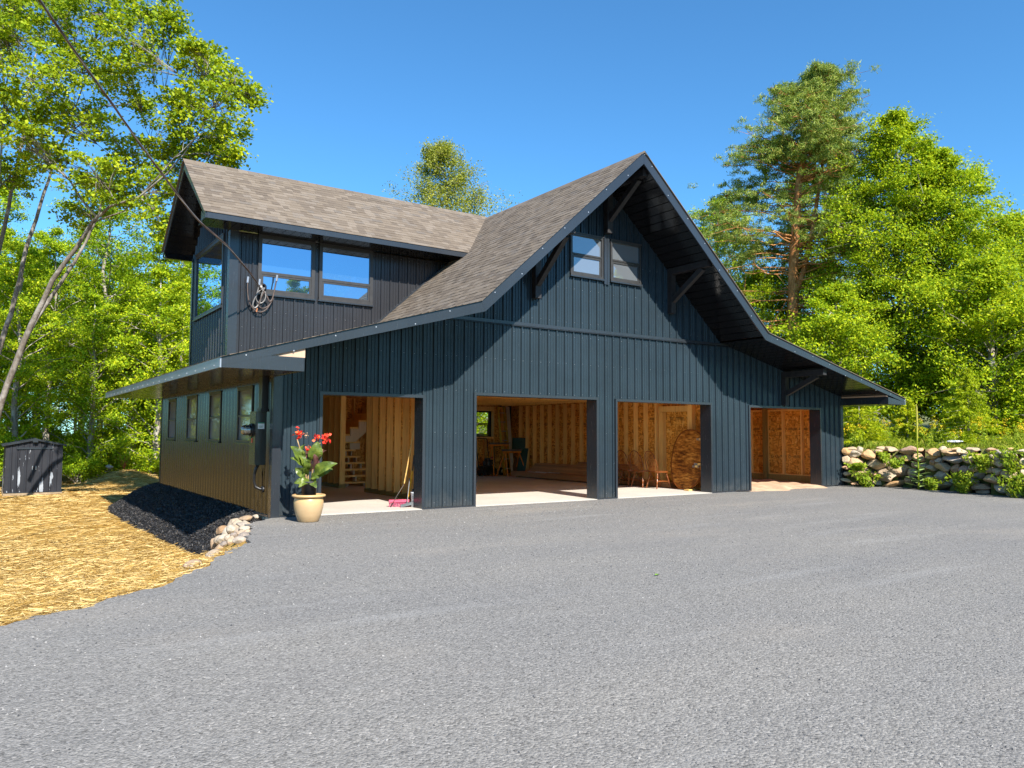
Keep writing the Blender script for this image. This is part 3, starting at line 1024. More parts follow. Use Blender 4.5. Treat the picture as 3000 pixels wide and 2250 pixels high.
# grade stamps printed on the sheathing (rows of dark ink marks)
INK = flat('stamp_ink', (0.05, 0.03, 0.012), 0.7)
def stamps(P, s0, s1, z, parent=barn):
    mb = MB()
    s = s0
    while s < s1:
        if random.random() < .4:
            n_ = 14
            for k in range(n_):
                a0, a1 = 2 * math.pi * k / n_, 2 * math.pi * (k + 1) / n_
                q = [(s + .05 + .045 * math.cos(a0), z + .045 * math.sin(a0)), (s + .05 + .045 * math.cos(a1), z + .045 * math.sin(a1)),
                     (s + .05 + .033 * math.cos(a1), z + .033 * math.sin(a1)), (s + .05 + .033 * math.cos(a0), z + .033 * math.sin(a0))]
                mb.poly([P(a, .002, b) for a, b in q])
            s += .17
        else:
            w_ = random.uniform(.12, .3)
            for r_ in range(2):
                t = s
                while t < s + w_:
                    l = random.uniform(.01, .035)
                    zz = z - .02 + r_ * .035
                    mb.poly([P(t, .002, zz), P(t + l, .002, zz), P(t + l, .002, zz + .022), P(t, .002, zz + .022)])
                    t += l + .008
            s += w_ + .1
    mb.build("grade_stamp", INK, parent)['kind'] = 'stuff'
stamps(lambda s, d, z: (11.525 - d, s, z), .7, 4.4, 1.87)
stamps(lambda s, d, z: (11.525 - d, s, z), 4.6, 9.0, 1.75)
stamps(lambda s, d, z: (16.34 - d, s, z), .5, 4.2, 1.62)
stamps(lambda s, d, z: (16.34 - d, s, z), .5, 4.2, .78)
# ================================================================== GROUND
EDGE = [(-60, -16), (-30, -13), (-14, -8.9), (-8, -7.3), (-5.5, -6.6), (-3.91, -6.2), (-3.57, -6.0), (-3.16, -5.7), (-2.54, -5.11), (-2.21, -4.63), (-2.02, -4.2), (-1.70, -3.7), (-1.45, -3.2), (-1.19, -2.75), (-1.02, -2.36), (-.87, -1.7), (-.70, -1.21), (-.62, -.65), (-.43, -.36), (-.18, -.30), (-.03, .0)]
def edge_dist(x, y):
    """distance from the drive's left edge, positive on the straw side (numpy arrays)"""
    best = np.full(np.shape(x), 1e9)
    for (ax, ay), (bx, by) in zip(EDGE, EDGE[1:]):
        dx, dy = bx - ax, by - ay
        t = np.clip(((x - ax) * dx + (y - ay) * dy) / (dx * dx + dy * dy), 0, 1)
        best = np.minimum(best, np.hypot(x - ax - t * dx, y - ay - t * dy))
    return best
def hash2(x, y):
    return np.sin(x * 1.7 + y * .6) * .5 + np.sin(x * .53 - y * 1.21 + 1.3) * .6 + np.sin(x * 3.1 + y * 2.3 + .4) * .2
def yard_z(x, y):
    d = edge_dist(x, y)
    drop = np.interp(y, [-9, -6.2, -4.4, -2, 0, 6, 16, 26, 40], [.04, .07, .18, .45, .58, .62, .60, .80, .5])
    s = np.clip(d / .75, 0, 1)
    s = s * s * (3 - 2 * s)
    z = -.03 - drop * np.where(y > 0, 1.0, s)
    m = np.exp(-(((x - 1.0) / 1.2) ** 2 + ((y - 22.5) / 1.6) ** 2)) * .62
    return z + m + hash2(x, y) * .018 + np.clip(y - 24, 0, 60) * .02

def grid_mesh(name, xs, ys, zf, mat, keep=None):
    X, Y = np.meshgrid(xs, ys)
    Z = zf(X, Y)
    nx, ny = len(xs), len(ys)
    v = np.stack([X, Y, Z], -1).reshape(-1, 3)
    i = np.arange(nx * ny).reshape(ny, nx)
    f = np.stack([i[:-1, :-1], i[:-1, 1:], i[1:, 1:], i[1:, :-1]], -1).reshape(-1, 4)
    if keep is not None:
        c = v[f].mean(1)
        f = f[keep(c[:, 0], c[:, 1])]
    me = bpy.data.meshes.new(name)
    me.from_pydata(v.tolist(), [], f.tolist())
    me.polygons.foreach_set('use_smooth', [True] * len(me.polygons))
    me.materials.append(mat)
    o = bpy.data.objects.new(name, me)
    COL.objects.link(o)
    return o

FOREST = flat('forest_floor', (0.10, 0.085, 0.035), 0.9, var=0.5, sc=3)
g = MB()
g.poly([(-900, -900, -1.6), (900, -900, -1.6), (900, 900, -1.6), (-900, 900, -1.6)])
struct(g.build("ground", FOREST))
# gravel drive
mb = MB()
pts = []
for (ax, ay), (bx, by) in zip(EDGE, EDGE[1:]):
    n_ = max(2, int(math.hypot(bx - ax, by - ay) / .09)) if ax > -9 else 3
    for k in range(n_):
        t = k / n_
        a = random.uniform(-.03, .03) + .035 * math.sin(ax * 9 + k * .7) if ax > -9 else 0
        pts.append((ax + (bx - ax) * t + a, ay + (by - ay) * t - a, .0))
WB = [(16.42, .02), (16.5, -.35), (16.9, -.8), (17.2, -1.4), (16.95, -2.7), (16.45, -3.9), (16.3, -4.8), (15.4, -6.6), (14.6, -9.5), (14.4, -40), (-60, -40)]
pts += [(.0, .012, 0.)] + [(11.6, .012, 0), (11.7, -.1, 0), (12.3, -.25, 0), (15.5, -.1, 0), (16.2, .01, 0)] + [(a, b, 0.) for a, b in WB]
bm = bmesh.new()
vs = [bm.verts.new(p) for p in pts]
f = bm.faces.new(vs)
bmesh.ops.triangulate(bm, faces=[f])
ext = bmesh.ops.extrude_edge_only(bm, edges=[e for e in bm.edges if e.is_boundary])
for v_ in [e for e in ext['geom'] if isinstance(e, bmesh.types.BMVert)]:
    v_.co.z -= .5
me = bpy.data.meshes.new("gravel_drive")
bm.to_mesh(me); bm.free()
me.materials.append(GRAVEL)
o = bpy.data.objects.new("gravel_drive", me); COL.objects.link(o); struct(o)

# straw-covered yard
xs = np.concatenate([np.arange(-60, -10, 2.0), np.arange(-10, 4, .16), np.arange(4, 20, 1.0)])
ys = np.concatenate([np.arange(-16, 26, .16), np.arange(26, 90, 2.0)])
def keep_yard(x, y):
    house = (x > .3) & (x < 18.4) & (y > .3) & (y < 9.6)
    return ~house & ~((y < -.5) & (x > .5))
struct(grid_mesh("straw_yard", xs, ys, yard_z, STRAWBASE, keep_yard))
# bank to the right of the barn, held by the boulder wall
WALL = [(17.4, 1.5), (16.9, .35), (16.46, .22), (16.6, -.2), (17.0, -.65), (17.35, -1.3), (17.1, -2.7), (16.65, -3.9), (16.45, -4.8), (15.6, -6.6), (14.8, -9.5), (14.6, -40)]
def wall_x(y):
    p = sorted([(b, a) for a, b in WALL])
    return np.interp(y, [q[0] for q in p], [q[1] for q in p])
def bank_z(x, y):
    d = x - np.where(y < 1.5, wall_x(np.minimum(y, 1.5)), 16.2 + np.clip(y - 1.5, 0, 100) * .0)
    return np.where(d < .05, -.6, 1.07 + np.clip(d, 0, 8) * .03 + np.clip(d - 6, 0, 40) * .05 + hash2(x, y) * .03)
xs = np.concatenate([np.arange(14.2, 20, .15), np.arange(20, 40, .6), np.arange(40, 120, 4.)])
ys = np.concatenate([np.arange(-40, -10, 2.), np.arange(-10, 3, .15), np.arange(3, 14, .5), np.arange(14, 90, 4.)])
BANKM = flat('bank_soil', (0.13, 0.14, 0.03), 0.9, var=0.45, sc=4)
struct(grid_mesh("grass_bank", xs, ys, bank_z, BANKM, lambda x, y: x > np.where(y < 1.5, wall_x(np.minimum(y, 1.5)) + .02, 17.3)))

# mulch bed along the side wall, sloping down to the straw
def mulch_toe(y):
    return np.interp(y, [-.6, .2, 1.0, 2.2, 5.7, 10.0, 11.4, 12.2], [-.8, -.95, -1.06, -1.16, -1.25, -1.25, -1.0, -.5])
def mulch_pt(t, y):
    x = -.02 + (mulch_toe(y) - .02) * t
    top = .03 - np.clip(-y + 1.0, 0, 2) * .28 - np.clip(y - 10.2, 0, 3) * .3
    zt = yard_z(np.array(x), np.array(y)) - .03
    e = t ** 1.15
    return x, top * (1 - e) + zt * e + .07 * math.sin(math.pi * min(t, 1)) + .02 * math.sin(y * 3.1 + t * 5) * t
mb = MB()
yy = np.arange(.16, 12.21, .16)
tt = np.linspace(0, 1.06, 15)
V = [[(*[float(q) for q in (mulch_pt(t, y)[0],)], float(y), float(mulch_pt(t, y)[1])) for t in tt] for y in yy]
for i in range(len(yy) - 1):
    for j in range(len(tt) - 1):
        mb.poly([V[i][j], V[i][j + 1], V[i + 1][j + 1], V[i + 1][j]])
mb_o = struct(mb.build("mulch_bed", MULCHBASE, smooth=True))

def scatter(name, C, A, B, mat, kind='stuff', label=None):
    """quads: centre C, half-vectors A and B (arrays)"""
    n_ = len(C)
    v = np.empty((n_, 4, 3))
    v[:, 0] = C - A - B; v[:, 1] = C + A - B; v[:, 2] = C + A + B; v[:, 3] = C - A + B
    return fastmesh(name, v.reshape(-1, 3), 4, mat, kind)
def fastmesh(name, v, k, mat, kind=None, parent=None):
    n_ = len(v) // k
    me = bpy.data.meshes.new(name)
    me.vertices.add(len(v)); me.vertices.foreach_set('co', np.asarray(v, dtype=np.float32).ravel())
    me.loops.add(len(v)); me.loops.foreach_set('vertex_index', np.arange(len(v), dtype=np.int32))
    me.polygons.add(n_)
    me.polygons.foreach_set('loop_start', np.arange(0, len(v), k, dtype=np.int32))
    me.polygons.foreach_set('loop_total', np.full(n_, k, dtype=np.int32))
    me.materials.append(mat)
    me.update(calc_edges=True); me.validate()
    o = bpy.data.objects.new(name, me); COL.objects.link(o)
    if kind:
        o['kind'] = kind
    if parent is not None:
        o.parent = parent
    return o
def unit(a):
    return a / np.maximum(np.linalg.norm(a, axis=-1, keepdims=True), 1e-9)

# mulch chips
N = 26000
ty = rng.uniform(.16, 12.1, N); t_ = rng.uniform(0, 1.03, N) ** .9
C = np.array([[*(lambda q: (float(q[0]), float(b), float(q[1]) + .012))(mulch_pt(a, b))] for a, b in zip(t_, ty)])
C[:, 2] += rng.uniform(0, .012, N)
A = unit(rng.normal(size=(N, 3)) * [1, 1, .45]) * rng.uniform(.008, .030, (N, 1))
Bv = unit(np.cross(A, unit(rng.normal(size=(N, 3)) * [.5, .5, 1]))) * rng.uniform(.004, .009, (N, 1))
o = scatter("mulch", C, A, Bv, MULCH)
# straw stalks
xs_ = np.concatenate([rng.uniform(-7, 3.2, 60000), rng.uniform(-5.5, .6, 45000)])
ys_ = np.concatenate([-7 + 33 * rng.uniform(0, 1, 60000) ** 1.5, rng.uniform(-7, 4, 45000)])
d = edge_dist(xs_, ys_)
inside = (ys_ < 0.0) & (xs_ > np.interp(ys_, [p[1] for p in EDGE], [p[0] for p in EDGE]) - .02)
mul = (ys_ > -.4) & (ys_ < 11.8) & (xs_ > mulch_toe(ys_) - .02)
ok = ~inside & ~mul & ~((xs_ > -.1) & (ys_ < 10)) & ~((d < .5) & (ys_ > -3.0) & (ys_ < 1))
xs_, ys_ = xs_[ok], ys_[ok]
n_ = len(xs_)
C = np.stack([xs_, ys_, yard_z(xs_, ys_) + rng.uniform(.003, .035, n_)], -1)
th = rng.normal(0.25, .8, n_)
A = np.stack([np.cos(th), np.sin(th), rng.normal(0, .12, n_)], -1) * (rng.uniform(.05, .17, n_) * np.interp(ys_, [-6, 10, 26], [.8, 1.2, 1.8]))[:, None]
Bv = unit(np.cross(A, unit(rng.normal(size=(n_, 3)) * [.6, .6, 1]))) * (rng.uniform(.0014, .0034, n_) * np.interp(ys_, [-6, 10, 26], [.9, 1.6, 2.6]))[:, None]
scatter("straw", C, A, Bv, STRAW)
# loose chippings on the drive: small tetra-like stones
N = 16000
px = rng.uniform(-5.5, 9, N); py = -12.3 + 13 * rng.uniform(0, 1, N) ** 1.6
ok = (py < -.03) & (px > np.interp(py, [p[1] for p in EDGE], [p[0] for p in EDGE]) - .12)
px, py = px[ok], py[ok]
n_ = len(px)
r_ = rng.uniform(.003, .010, n_) * np.interp(py, [-12, -6, 0], [.8, 1.0, 1.2])
c0 = np.stack([px, py, np.full(n_, .001)], -1)
ang = rng.uniform(0, 6.28, n_)
tv = []
k3 = [np.stack([np.cos(ang + a) * r_ * rng.uniform(.7, 1.3, n_), np.sin(ang + a) * r_ * rng.uniform(.7, 1.3, n_), np.zeros(n_)], -1) + c0 for a in (0, 2.1, 4.2)]
top = c0 + np.stack([rng.normal(0, .2, n_) * r_, rng.normal(0, .2, n_) * r_, r_ * rng.uniform(.7, 1.2, n_)], -1)
v = np.stack([k3[0], k3[1], top, k3[1], k3[2], top, k3[2], k3[0], top], 1).reshape(-1, 3)
me_o = fastmesh("gravel", v, 3, PEBBLE, 'stuff')
# sand spilling out of the fourth bay
xs = np.arange(11.57, 16.30, .09); ys = np.arange(-.55, 4.6, .09)
def sand_z(x, y):
    e = np.clip((x - 12.2) / .3, 0, 1) * np.clip((15.4 - x) / .3, 0, 1)
    lump = .035 * np.sin(x * 5.1 + y * 2) * np.sin(y * 4.3 + 1) + .02 * np.sin(x * 11 + 1) * np.sin(y * 9)
    front = np.clip((y + .42 + .18 * np.sin(x * 3.0)) / .35, 0, 1)
    z = -.03 + .07 * front + lump * front
    return np.where(y < .28, np.where(e > 0, z * e - .05 * (1 - e), -.05), z)
struct(grid_mesh("sand_floor", xs, ys, sand_z, SAND))

# ================================================================== STONES
def rock_mesh(name, mat, rx, ry, rz, seed, sub=3, rough=.16, flatn=5):
    r0 = random.Random(seed)
    bm = bmesh.new()
    bmesh.ops.create_icosphere(bm, subdivisions=sub, radius=1.0)
    ph = [(Vector((r0.uniform(-1, 1), r0.uniform(-1, 1), r0.uniform(-1, 1))).normalized(), r0.uniform(0.58, 0.88)) for _ in range(flatn)]
    fr = [(Vector((r0.uniform(-3, 3), r0.uniform(-3, 3), r0.uniform(-3, 3))), r0.uniform(0, 6), r0.uniform(.4, 1)) for _ in range(5)]
    for v_ in bm.verts:
        p = v_.co.copy()
        for nrm, h in ph:
            q = p.dot(nrm)
            if q > h:
                p -= nrm * (q - h) * .93
        s = 1 + rough * sum(a * math.sin(k.dot(v_.co) + f0) for k, f0, a in fr) / 3
        p *= s
        v_.co = Vector((p.x * rx, p.y * ry, p.z * rz))
    me = bpy.data.meshes.new(name)
    bm.to_mesh(me); bm.free()
    me.polygons.foreach_set('use_smooth', [mat is not BOULDER] * len(me.polygons))
    me.materials.append(mat)
    return me
BOULD = [(16.28,-.17,1.0,.09,.11),(16.41,-.28,1.05,.08,.06),(16.56,-.4,1.03,.11,.09),(16.47,-.31,.91,.17,.09),(16.78,-.57,.9,.25,.13),(16.95,-.77,1.0,.08,.06),(16.98,-.82,1.08,.05,.05),(17.09,-1.04,1.04,.24,.08),(17.24,-1.47,1.0,.27,.13),(17.17,-1.81,1.05,.06,.05),(17.03,-.89,.85,.24,.09),(17.24,-1.31,.82,.27,.12),(16.3,-.17,.76,.1,.11),(16.47,-.29,.68,.22,.13),(16.9,-.64,.62,.3,.15),(17.07,-.95,.66,.09,.11),(17.2,-1.19,.5,.3,.2),(16.3,-.15,.53,.08,.06),(16.62,-.4,.39,.3,.16),(17.06,-.88,.32,.39,.18),(17.23,-1.6,.42,.14,.14),(17.18,-1.77,.84,.15,.12),(17.07,-2.23,.98,.2,.11),(17.0,-2.51,1.08,.08,.07),(16.94,-2.75,.99,.19,.11),(16.88,-2.94,1.09,.06,.05),(16.83,-3.07,1.02,.09,.07),(17.09,-2.2,.88,.11,.06),(17.09,-2.22,.71,.12,.1),(17.03,-2.43,.78,.08,.07),(16.92,-2.82,.82,.23,.09),(17.1,-2.17,.57,.1,.08),(17.01,-2.54,.59,.21,.11),(16.91,-2.89,.59,.12,.13),(17.05,-2.41,.37,.23,.11),(17.05,-2.42,.14,.27,.12),(16.68,-3.41,1.1,.12,.06),(16.41,-3.99,1.1,.11,.05),(16.37,-4.21,1.05,.12,.06),(16.61,-3.59,.45,.19,.09),(16.48,-3.86,.6,.15,.08),(16.38,-4.17,.76,.11,.08),(16.4,-4.12,.58,.15,.09),(16.32,-4.41,.94,.16,.13),(16.3,-4.53,.73,.19,.11),(16.34,-4.4,.49,.17,.12),(16.43,-3.99,.38,.21,.11),(16.38,-4.26,.18,.25,.11),(16.33,-4.47,.05,.23,.07),(16.6,-3.63,.15,.24,.09),(16.58,-3.67,.02,.2,.06),(16.41,-4.05,.9,.12,.08),(16.23,-4.77,.83,.06,.08),(16.24,-4.77,.58,.05,.08),(16.23,-4.74,1.08,.07,.05),(16.26,-4.72,.37,.05,.06),(16.97,-.68,.09,.1,.07),(16.82,-.53,.09,.14,.09),(17.16,-1.04,.06,.33,.09),(16.49,-.26,.05,.08,.04),(16.9,-.62,.33,.08,.06),(16.31,-.15,.35,.06,.06),(16.3,-.12,.15,.05,.05),(17.19,-1.83,.09,.1,.07),(17.27,-1.45,.19,.1,.09),(16.8,-3.16,.56,.14,.1),(16.68,-3.44,.62,.12,.09),(16.3,-4.48,1.12,.06,.04),(16.8,-3.19,.06,.15,.07),(16.91,-2.89,.23,.1,.07),(16.74,-3.28,.87,.17,.1),(16.59,-3.61,.88,.16,.1),(16.79,-3.2,.32,.14,.09),(17.13,-2.09,.3,.07,.06),(17.17,-1.89,.6,.11,.1),(17.21,-1.69,.64,.1,.09),(16.69,-3.42,.28,.12,.08)]
rw = thing("retaining_wall", "dry-stacked fieldstone retaining wall holding up the grassy bank right of the barn", "stone wall", (16.6, -2.4, 0))
def face_yaw(y):
    a = wall_x(np.array(y - .4)); b = wall_x(np.array(y + .4))
    return math.atan2(.8, float(b - a))
for i, (x, y, z, a, b) in enumerate(BOULD):
    me = rock_mesh("boulder", BOULDER, a * 1.12, max(.16, min(.3, (a + b) * .7)), b * 1.16, i, rough=.22, flatn=12)
    o = bpy.data.objects.new("boulder", me); COL.objects.link(o); o.parent = rw
    o.location = (x + .10 - 16.6, y + .02 + 2.4, max(z, b * .6))
    o.rotation_euler = (random.uniform(-.15, .15), random.uniform(-.22, .22), math.atan2(-.83, .56) + random.uniform(-.2, .2) + 1.57 + .55)
for i in range(22):   # the run of the wall beyond the picture's right edge and a dark packing behind
    y = -5.3 - (i // 3) * .55 + random.uniform(-.1, .1)
    r_ = random.uniform(.16, .3)
    me = rock_mesh("boulder", BOULDER, r_ * 1.3, r_, r_ * .75, 300 + i, sub=2)
    o = bpy.data.objects.new("boulder", me); COL.objects.link(o); o.parent = rw
    o.location = (float(wall_x(np.array(y))) - .06 - 16.6, y + 2.4, .16 + (i % 3) * .36)
    o.rotation_euler = (0, random.uniform(-.2, .2), 1.4 + random.uniform(-.3, .3))
mb = MB()
wp = [(a + .10, b) for a, b in WALL[1:]]
for (a, b), (c, e) in zip(wp, wp[1:]):
    mb.poly([(a, b, -.1), (c, e, -.1), (c + .1, e, 1.02), (a + .1, b, 1.02)])
    mb.poly([(a + .1, b, 1.02), (c + .1, e, 1.02), (c + .9, e, 1.05), (a + .9, b, 1.05)])
q = mb.build("packing_soil", flat('packing_soil', (0.09, 0.065, 0.04), 0.95, var=.5), rw)

COB = [(-.07,1.0,-.08,.062,.043),(-.24,.62,-.08,.084,.037),(-.02,.73,-.08,.085,.042),(.06,.51,-.08,.051,.021),(-.41,.79,-.16,.093,.056),(-.52,.12,-.1,.071,.053),(-.5,-.29,-.08,.056,.03),(-.63,-.54,-.08,.076,.034),(-.61,-.25,-.09,.061,.035),(-.57,.84,-.3,.093,.074),(-.65,.2,-.23,.08,.071),(-.84,-1.13,-.09,.056,.048),(-.79,-1.23,-.08,.056,.044),(-.81,-.59,-.2,.067,.067),(-.65,-.1,-.17,.052,.035),(-.87,-1.67,-.08,.043,.035),(-.92,-1.57,-.08,.047,.031),(-.82,-.02,-.33,.078,.069),(-.86,.21,-.41,.048,.088),(-.96,-1.37,-.14,.055,.039),(-.95,-1.03,-.22,.056,.04),(-1.12,-2.19,-.09,.066,.044),(-1.05,-1.56,-.18,.039,.031),(-.99,-1.93,-.08,.053,.038),(-.96,-.75,-.3,.074,.049),(-1.05,-1.2,-.27,.055,.032),(-1.09,-1.14,-.33,.095,.04),(-1.11,-1.75,-.2,.046,.023),(-1.62,-2.98,-.12,.1,.04),(-1.72,-3.21,-.12,.046,.016),(-2.02,-3.73,-.12,.098,.037),(-2.09,-3.93,-.12,.042,.018)]
for i, (x, y, z, a, b) in enumerate(COB):
    me = rock_mesh("fieldstone", COBBLE, a * 1.5, a * 1.25, max(b, .035) * 1.5, 500 + i, rough=.14, flatn=6)
    o = bpy.data.objects.new("fieldstone", me); COL.objects.link(o)
    o.location = (x, y, max(z, float(yard_z(np.array(x), np.array(y))) + b * .6) if y < .3 else z + .02)
    o.rotation_euler = (random.uniform(-.2, .2), random.uniform(-.2, .2), random.uniform(-.8, .8))
    if i == 24 or i == 28:
        pass
    lab = "rounded tan or grey fieldstone heaped on the gravel's edge between drive, mulch and straw"
    if y < -2.8:
        lab = "fieldstone half sunk along the drive's edge, between gravel and straw, nearest the camera"
    elif y > .45:
        lab = "fieldstone in the upper end of the heap, lying in the mulch by the barn's corner"
    tag(o, lab, "stone", "fieldstones edging the drive by the barn corner")
# ================================================================== VEGETATION
def leafset(C, size, upb=.55, asp=.55, fold=.25, droop=.0):
    """rhombic folded leaves (two triangles each) at centres C"""
    n_ = len(C)
    nr = unit(rng.normal(size=(n_, 3)) * .62 + np.array([0, 0, upb * .5]) + np.array(SUN) * .55)   # leaves turn to the light
    dr = unit(np.cross(nr, rng.normal(size=(n_, 3))))
    if droop:
        dr = unit(dr + [0, 0, -droop])
    sd = unit(np.cross(nr, dr))
    s = size * rng.uniform(.65, 1.25, (n_, 1))
    b = C - dr * s * .5
    t = C + dr * s * .5
    l = C + sd * s * asp * .5 + nr * s * fold * .3
    r = C - sd * s * asp * .5 + nr * s * fold * .3
    return np.stack([b, l, t, r], 1).reshape(-1, 3)

def clumps(centres, radii, n_per, flatz=.6):
    out = []
    for c, r in zip(centres, radii):
        k = max(4, int(n_per * (.7 + .6 * rng.random())))
        p = rng.normal(size=(k, 3))
        p = p * .52
        out.append(np.asarray(c) + p * np.array([r, r, r * flatz]))
    return np.concatenate(out)

def branch_path(a, b, sag=.12, k=5, jit=.06):
    a, b = np.asarray(a, float), np.asarray(b, float)
    L = np.linalg.norm(b - a)
    pts = []
    for i in range(k + 1):
        t = i / k
        p = a + (b - a) * t
        p[2] += sag * L * math.sin(math.pi * t) * .6
        if 0 < i < k:
            p += rng.normal(size=3) * jit * L * .35
        pts.append(tuple(p))
    return pts

def broadleaf(H, crown0, rmax, nb, leaf, per, size, r0=.13, shape=1.0, bare=0.0, lean=(0, 0), sub=4, flatz=.6):
    """returns (wood MB, leaf verts) for a tree standing at the origin"""
    wd = MB()
    k = 9
    tr = []
    wob = rng.normal(size=(k + 1, 2)) * .012 * H
    for i in range(k + 1):
        t = i / k
        tr.append((lean[0] * t * t + wob[i, 0] * t, lean[1] * t * t + wob[i, 1] * t, H * .96 * t))
    wd.tube(tr, [max(.015, r0 * (1 - t) ** .8 + .012) for t in np.linspace(0, 1, k + 1)], 7)
    cs, rs = [], []
    def trunk_at(z):
        zz = [p[2] for p in tr]
        return np.array([np.interp(z, zz, [p[0] for p in tr]), np.interp(z, zz, [p[1] for p in tr]), z])
    az = rng.uniform(0, 6.28)
    for i in range(nb):
        t = (i + rng.uniform(.1, .9)) / nb
        z = H * (crown0 + (1 - crown0) * t * .97)
        az += 2.4 + rng.uniform(-.5, .5)
        env = rmax * (math.sin(math.pi * min(1, (.12 + .88 * (t ** .8)))) ** .7) * shape + .12 * rmax
        r = env * rng.uniform(.65, 1.12)
        s = trunk_at(max(.2, z - r * .55))
        e = trunk_at(z) + np.array([math.cos(az) * r, math.sin(az) * r, rng.uniform(-.05, .25) * r])
        e[2] = min(e[2], H)
        pth = branch_path(s, e)
        b0 = max(.012, r0 * .34 * (1 - t * .7))
        wd.tube(pth, [b0 * (1 - .85 * q) for q in np.linspace(0, 1, len(pth))], 5, cap=False)
        for j in range(sub):
            q = .42 + .6 * (j + rng.random()) / sub
            p = np.array([np.interp(min(q, 1), np.linspace(0, 1, len(pth)), [m[a] for m in pth]) for a in range(3)])
            off = rng.normal(size=3) * np.array([1, 1, .6]) * r * .20
            c = p + off
            if rng.random() > bare:
                cs.append(c); rs.append(rng.uniform(.36, .66) * (.35 + .65 * min(1, r / 2.2)) * (rmax / 2.2) ** .5)
                if rng.random() < .7:
                    wd.tube([tuple(p), tuple(c)], [.012, .005], 4, cap=False)
    cs.append(trunk_at(H * .97)); rs.append(.35)
    lv = leafset(clumps(cs, rs, per, flatz), size)
    return wd, lv

def tree_obj(name, label, cat, loc, wd, lv, bark, leafm, group=None, rz=0.0):
    t = thing(name, label, cat, loc, group)
    wd.build("trunk", bark, t, smooth=True, world=False)
    fastmesh("crown", lv, 4, leafm, None, t)
    t.rotation_euler = (0, 0, rz)
    return t

# --- leaning maples at the left edge, near the camera
SK = {
 'A': [(-4.16,5.29,-.55,.095),(-3.98,5.0,.9,.085),(-3.81,4.75,1.93,.077),(-3.51,4.3,3.1,.070),(-3.1,3.78,4.31,.060),(-2.75,3.35,4.89,.05),(-2.56,3.04,5.32,.045),(-2.32,2.71,5.56,.034),(-1.89,2.26,5.71,.025),(-1.48,1.81,6.12,.019),(-1.2,1.43,6.57,.014),(-.92,1.05,7.15,.011),(-.6,.66,7.53,.006)],
 'A2': [(-3.49,4.6,3.18,.056),(-3.15,4.75,3.92,.05),(-2.77,4.57,4.68,.043),(-2.52,4.42,5.21,.036),(-2.31,4.29,5.84,.026),(-2.21,4.23,6.46,.018),(-1.85,4.0,6.97,.012),(-1.36,3.7,7.4,.007)],
 'B': [(-4.62,7.3,-.6,.09),(-4.25,7.03,1.67,.075),(-3.83,6.69,3.25,.068),(-3.61,6.51,4.32,.062),(-3.44,6.37,5.39,.054),(-3.25,6.23,6.31,.045),(-3.06,6.1,7.12,.035),(-2.82,5.93,7.89,.025),(-2.56,5.72,9.04,.016),(-2.23,5.49,9.87,.01),(-1.62,5.09,10.39,.006)],
 'C': [(-4.7,8.5,-.6,.09),(-4.25,8.09,3.64,.066),(-3.91,7.76,5.66,.06),(-3.73,7.6,6.9,.05),(-3.59,7.47,8.1,.04),(-3.5,7.37,9.42,.03),(-3.39,7.29,10.18,.02),(-3.33,7.24,11.11,.012)],
 'C2': [(-3.73,7.5,6.9,.04),(-3.5,7.2,7.6,.03),(-3.31,6.87,8.71,.026),(-2.97,6.64,9.51,.02),(-2.72,6.47,10.2,.015),(-2.43,6.26,11.12,.008)],
 'D': [(-4.6,6.5,-.6,.07),(-4.3,6.2,3.0,.05),(-4.09,6.04,5.23,.036),(-3.98,5.88,7.03,.03),(-3.97,5.82,8.44,.024),(-4.09,5.89,9.38,.018),(-4.01,5.81,10.44,.01)],
 'E': [(-2.75,3.35,4.89,.03),(-2.54,3.26,5.37,.022),(-2.06,2.78,5.53,.017),(-1.72,2.37,5.95,.014),(-1.38,1.95,6.46,.011),(-.98,1.5,6.87,.008)]}
MAP = [(-3.87,3.77,8.8,.83),(-3.18,4.45,9.66,.78),(-2.47,3.28,9.45,.68),(-1.8,2.56,9.34,.58),(-1.39,2.38,9.24,.34),(-2.12,1.91,8.38,.58),(-3.6,2.77,7.63,.68),(-2.65,5.3,9.23,.68),(-2.23,2.78,8.15,.53),(-3.09,3.34,7.27,.63),(-2.24,5.73,8.29,.44),(-1.11,1.65,8.19,.39),(-.58,2.7,8.82,.29),(-.49,1.27,7.89,.36),(-.12,1.66,7.9,.22),(-.99,.38,7.02,.58),(-1.07,2.35,7.23,.53),(-.33,2.77,7.33,.49),(-.36,1.47,6.53,.27),(-1.47,3.05,7.17,.44),(-1.82,4.24,7.05,.58),(-2.61,2.42,6.07,.53),(-1.19,2.98,6.61,.53),(-1.59,2.63,5.95,.49),(-1.24,1.06,8.19,.15),(-3.66,2.97,6.65,.53),(-3.72,6.33,6.95,.49),(-3.2,4.41,6.81,.44),(-2.47,4.96,5.98,.39),(-1.82,5.11,6.55,.44),(-1.19,2.71,7.81,.29),(-1.44,4.87,8.52,.24),(-3.89,4.34,9.63,.73),(-3.87,6.07,8.18,.58),(-1.5,2.04,5.26,.29),(-.55,3.22,7.01,.39),
 (-4.6,4.6,8.6,.9),(-4.9,6.2,9.6,1.0),(-4.8,7.5,7.4,.9),(-5.4,5.2,7.0,.9),(-4.4,7.9,10.8,1.0),(-3.2,7.2,11.6,.8),(-2.3,5.6,11.2,.7),(-5.2,3.4,9.5,.9)]
SETS = {'A': ('A', 'A2', 'E'), 'B': ('B',), 'C': ('C', 'C2'), 'D': ('D',)}
KF = 1.42                     # real distance of the group, beyond the dormer's front
EYE = np.array([-4.0806, -13.0921, 1.4173])
for l in SK:
    SK[l] = [(*(EYE + (np.array(p[:3]) - EYE) * KF), p[3] * 1.08) for p in SK[l]]
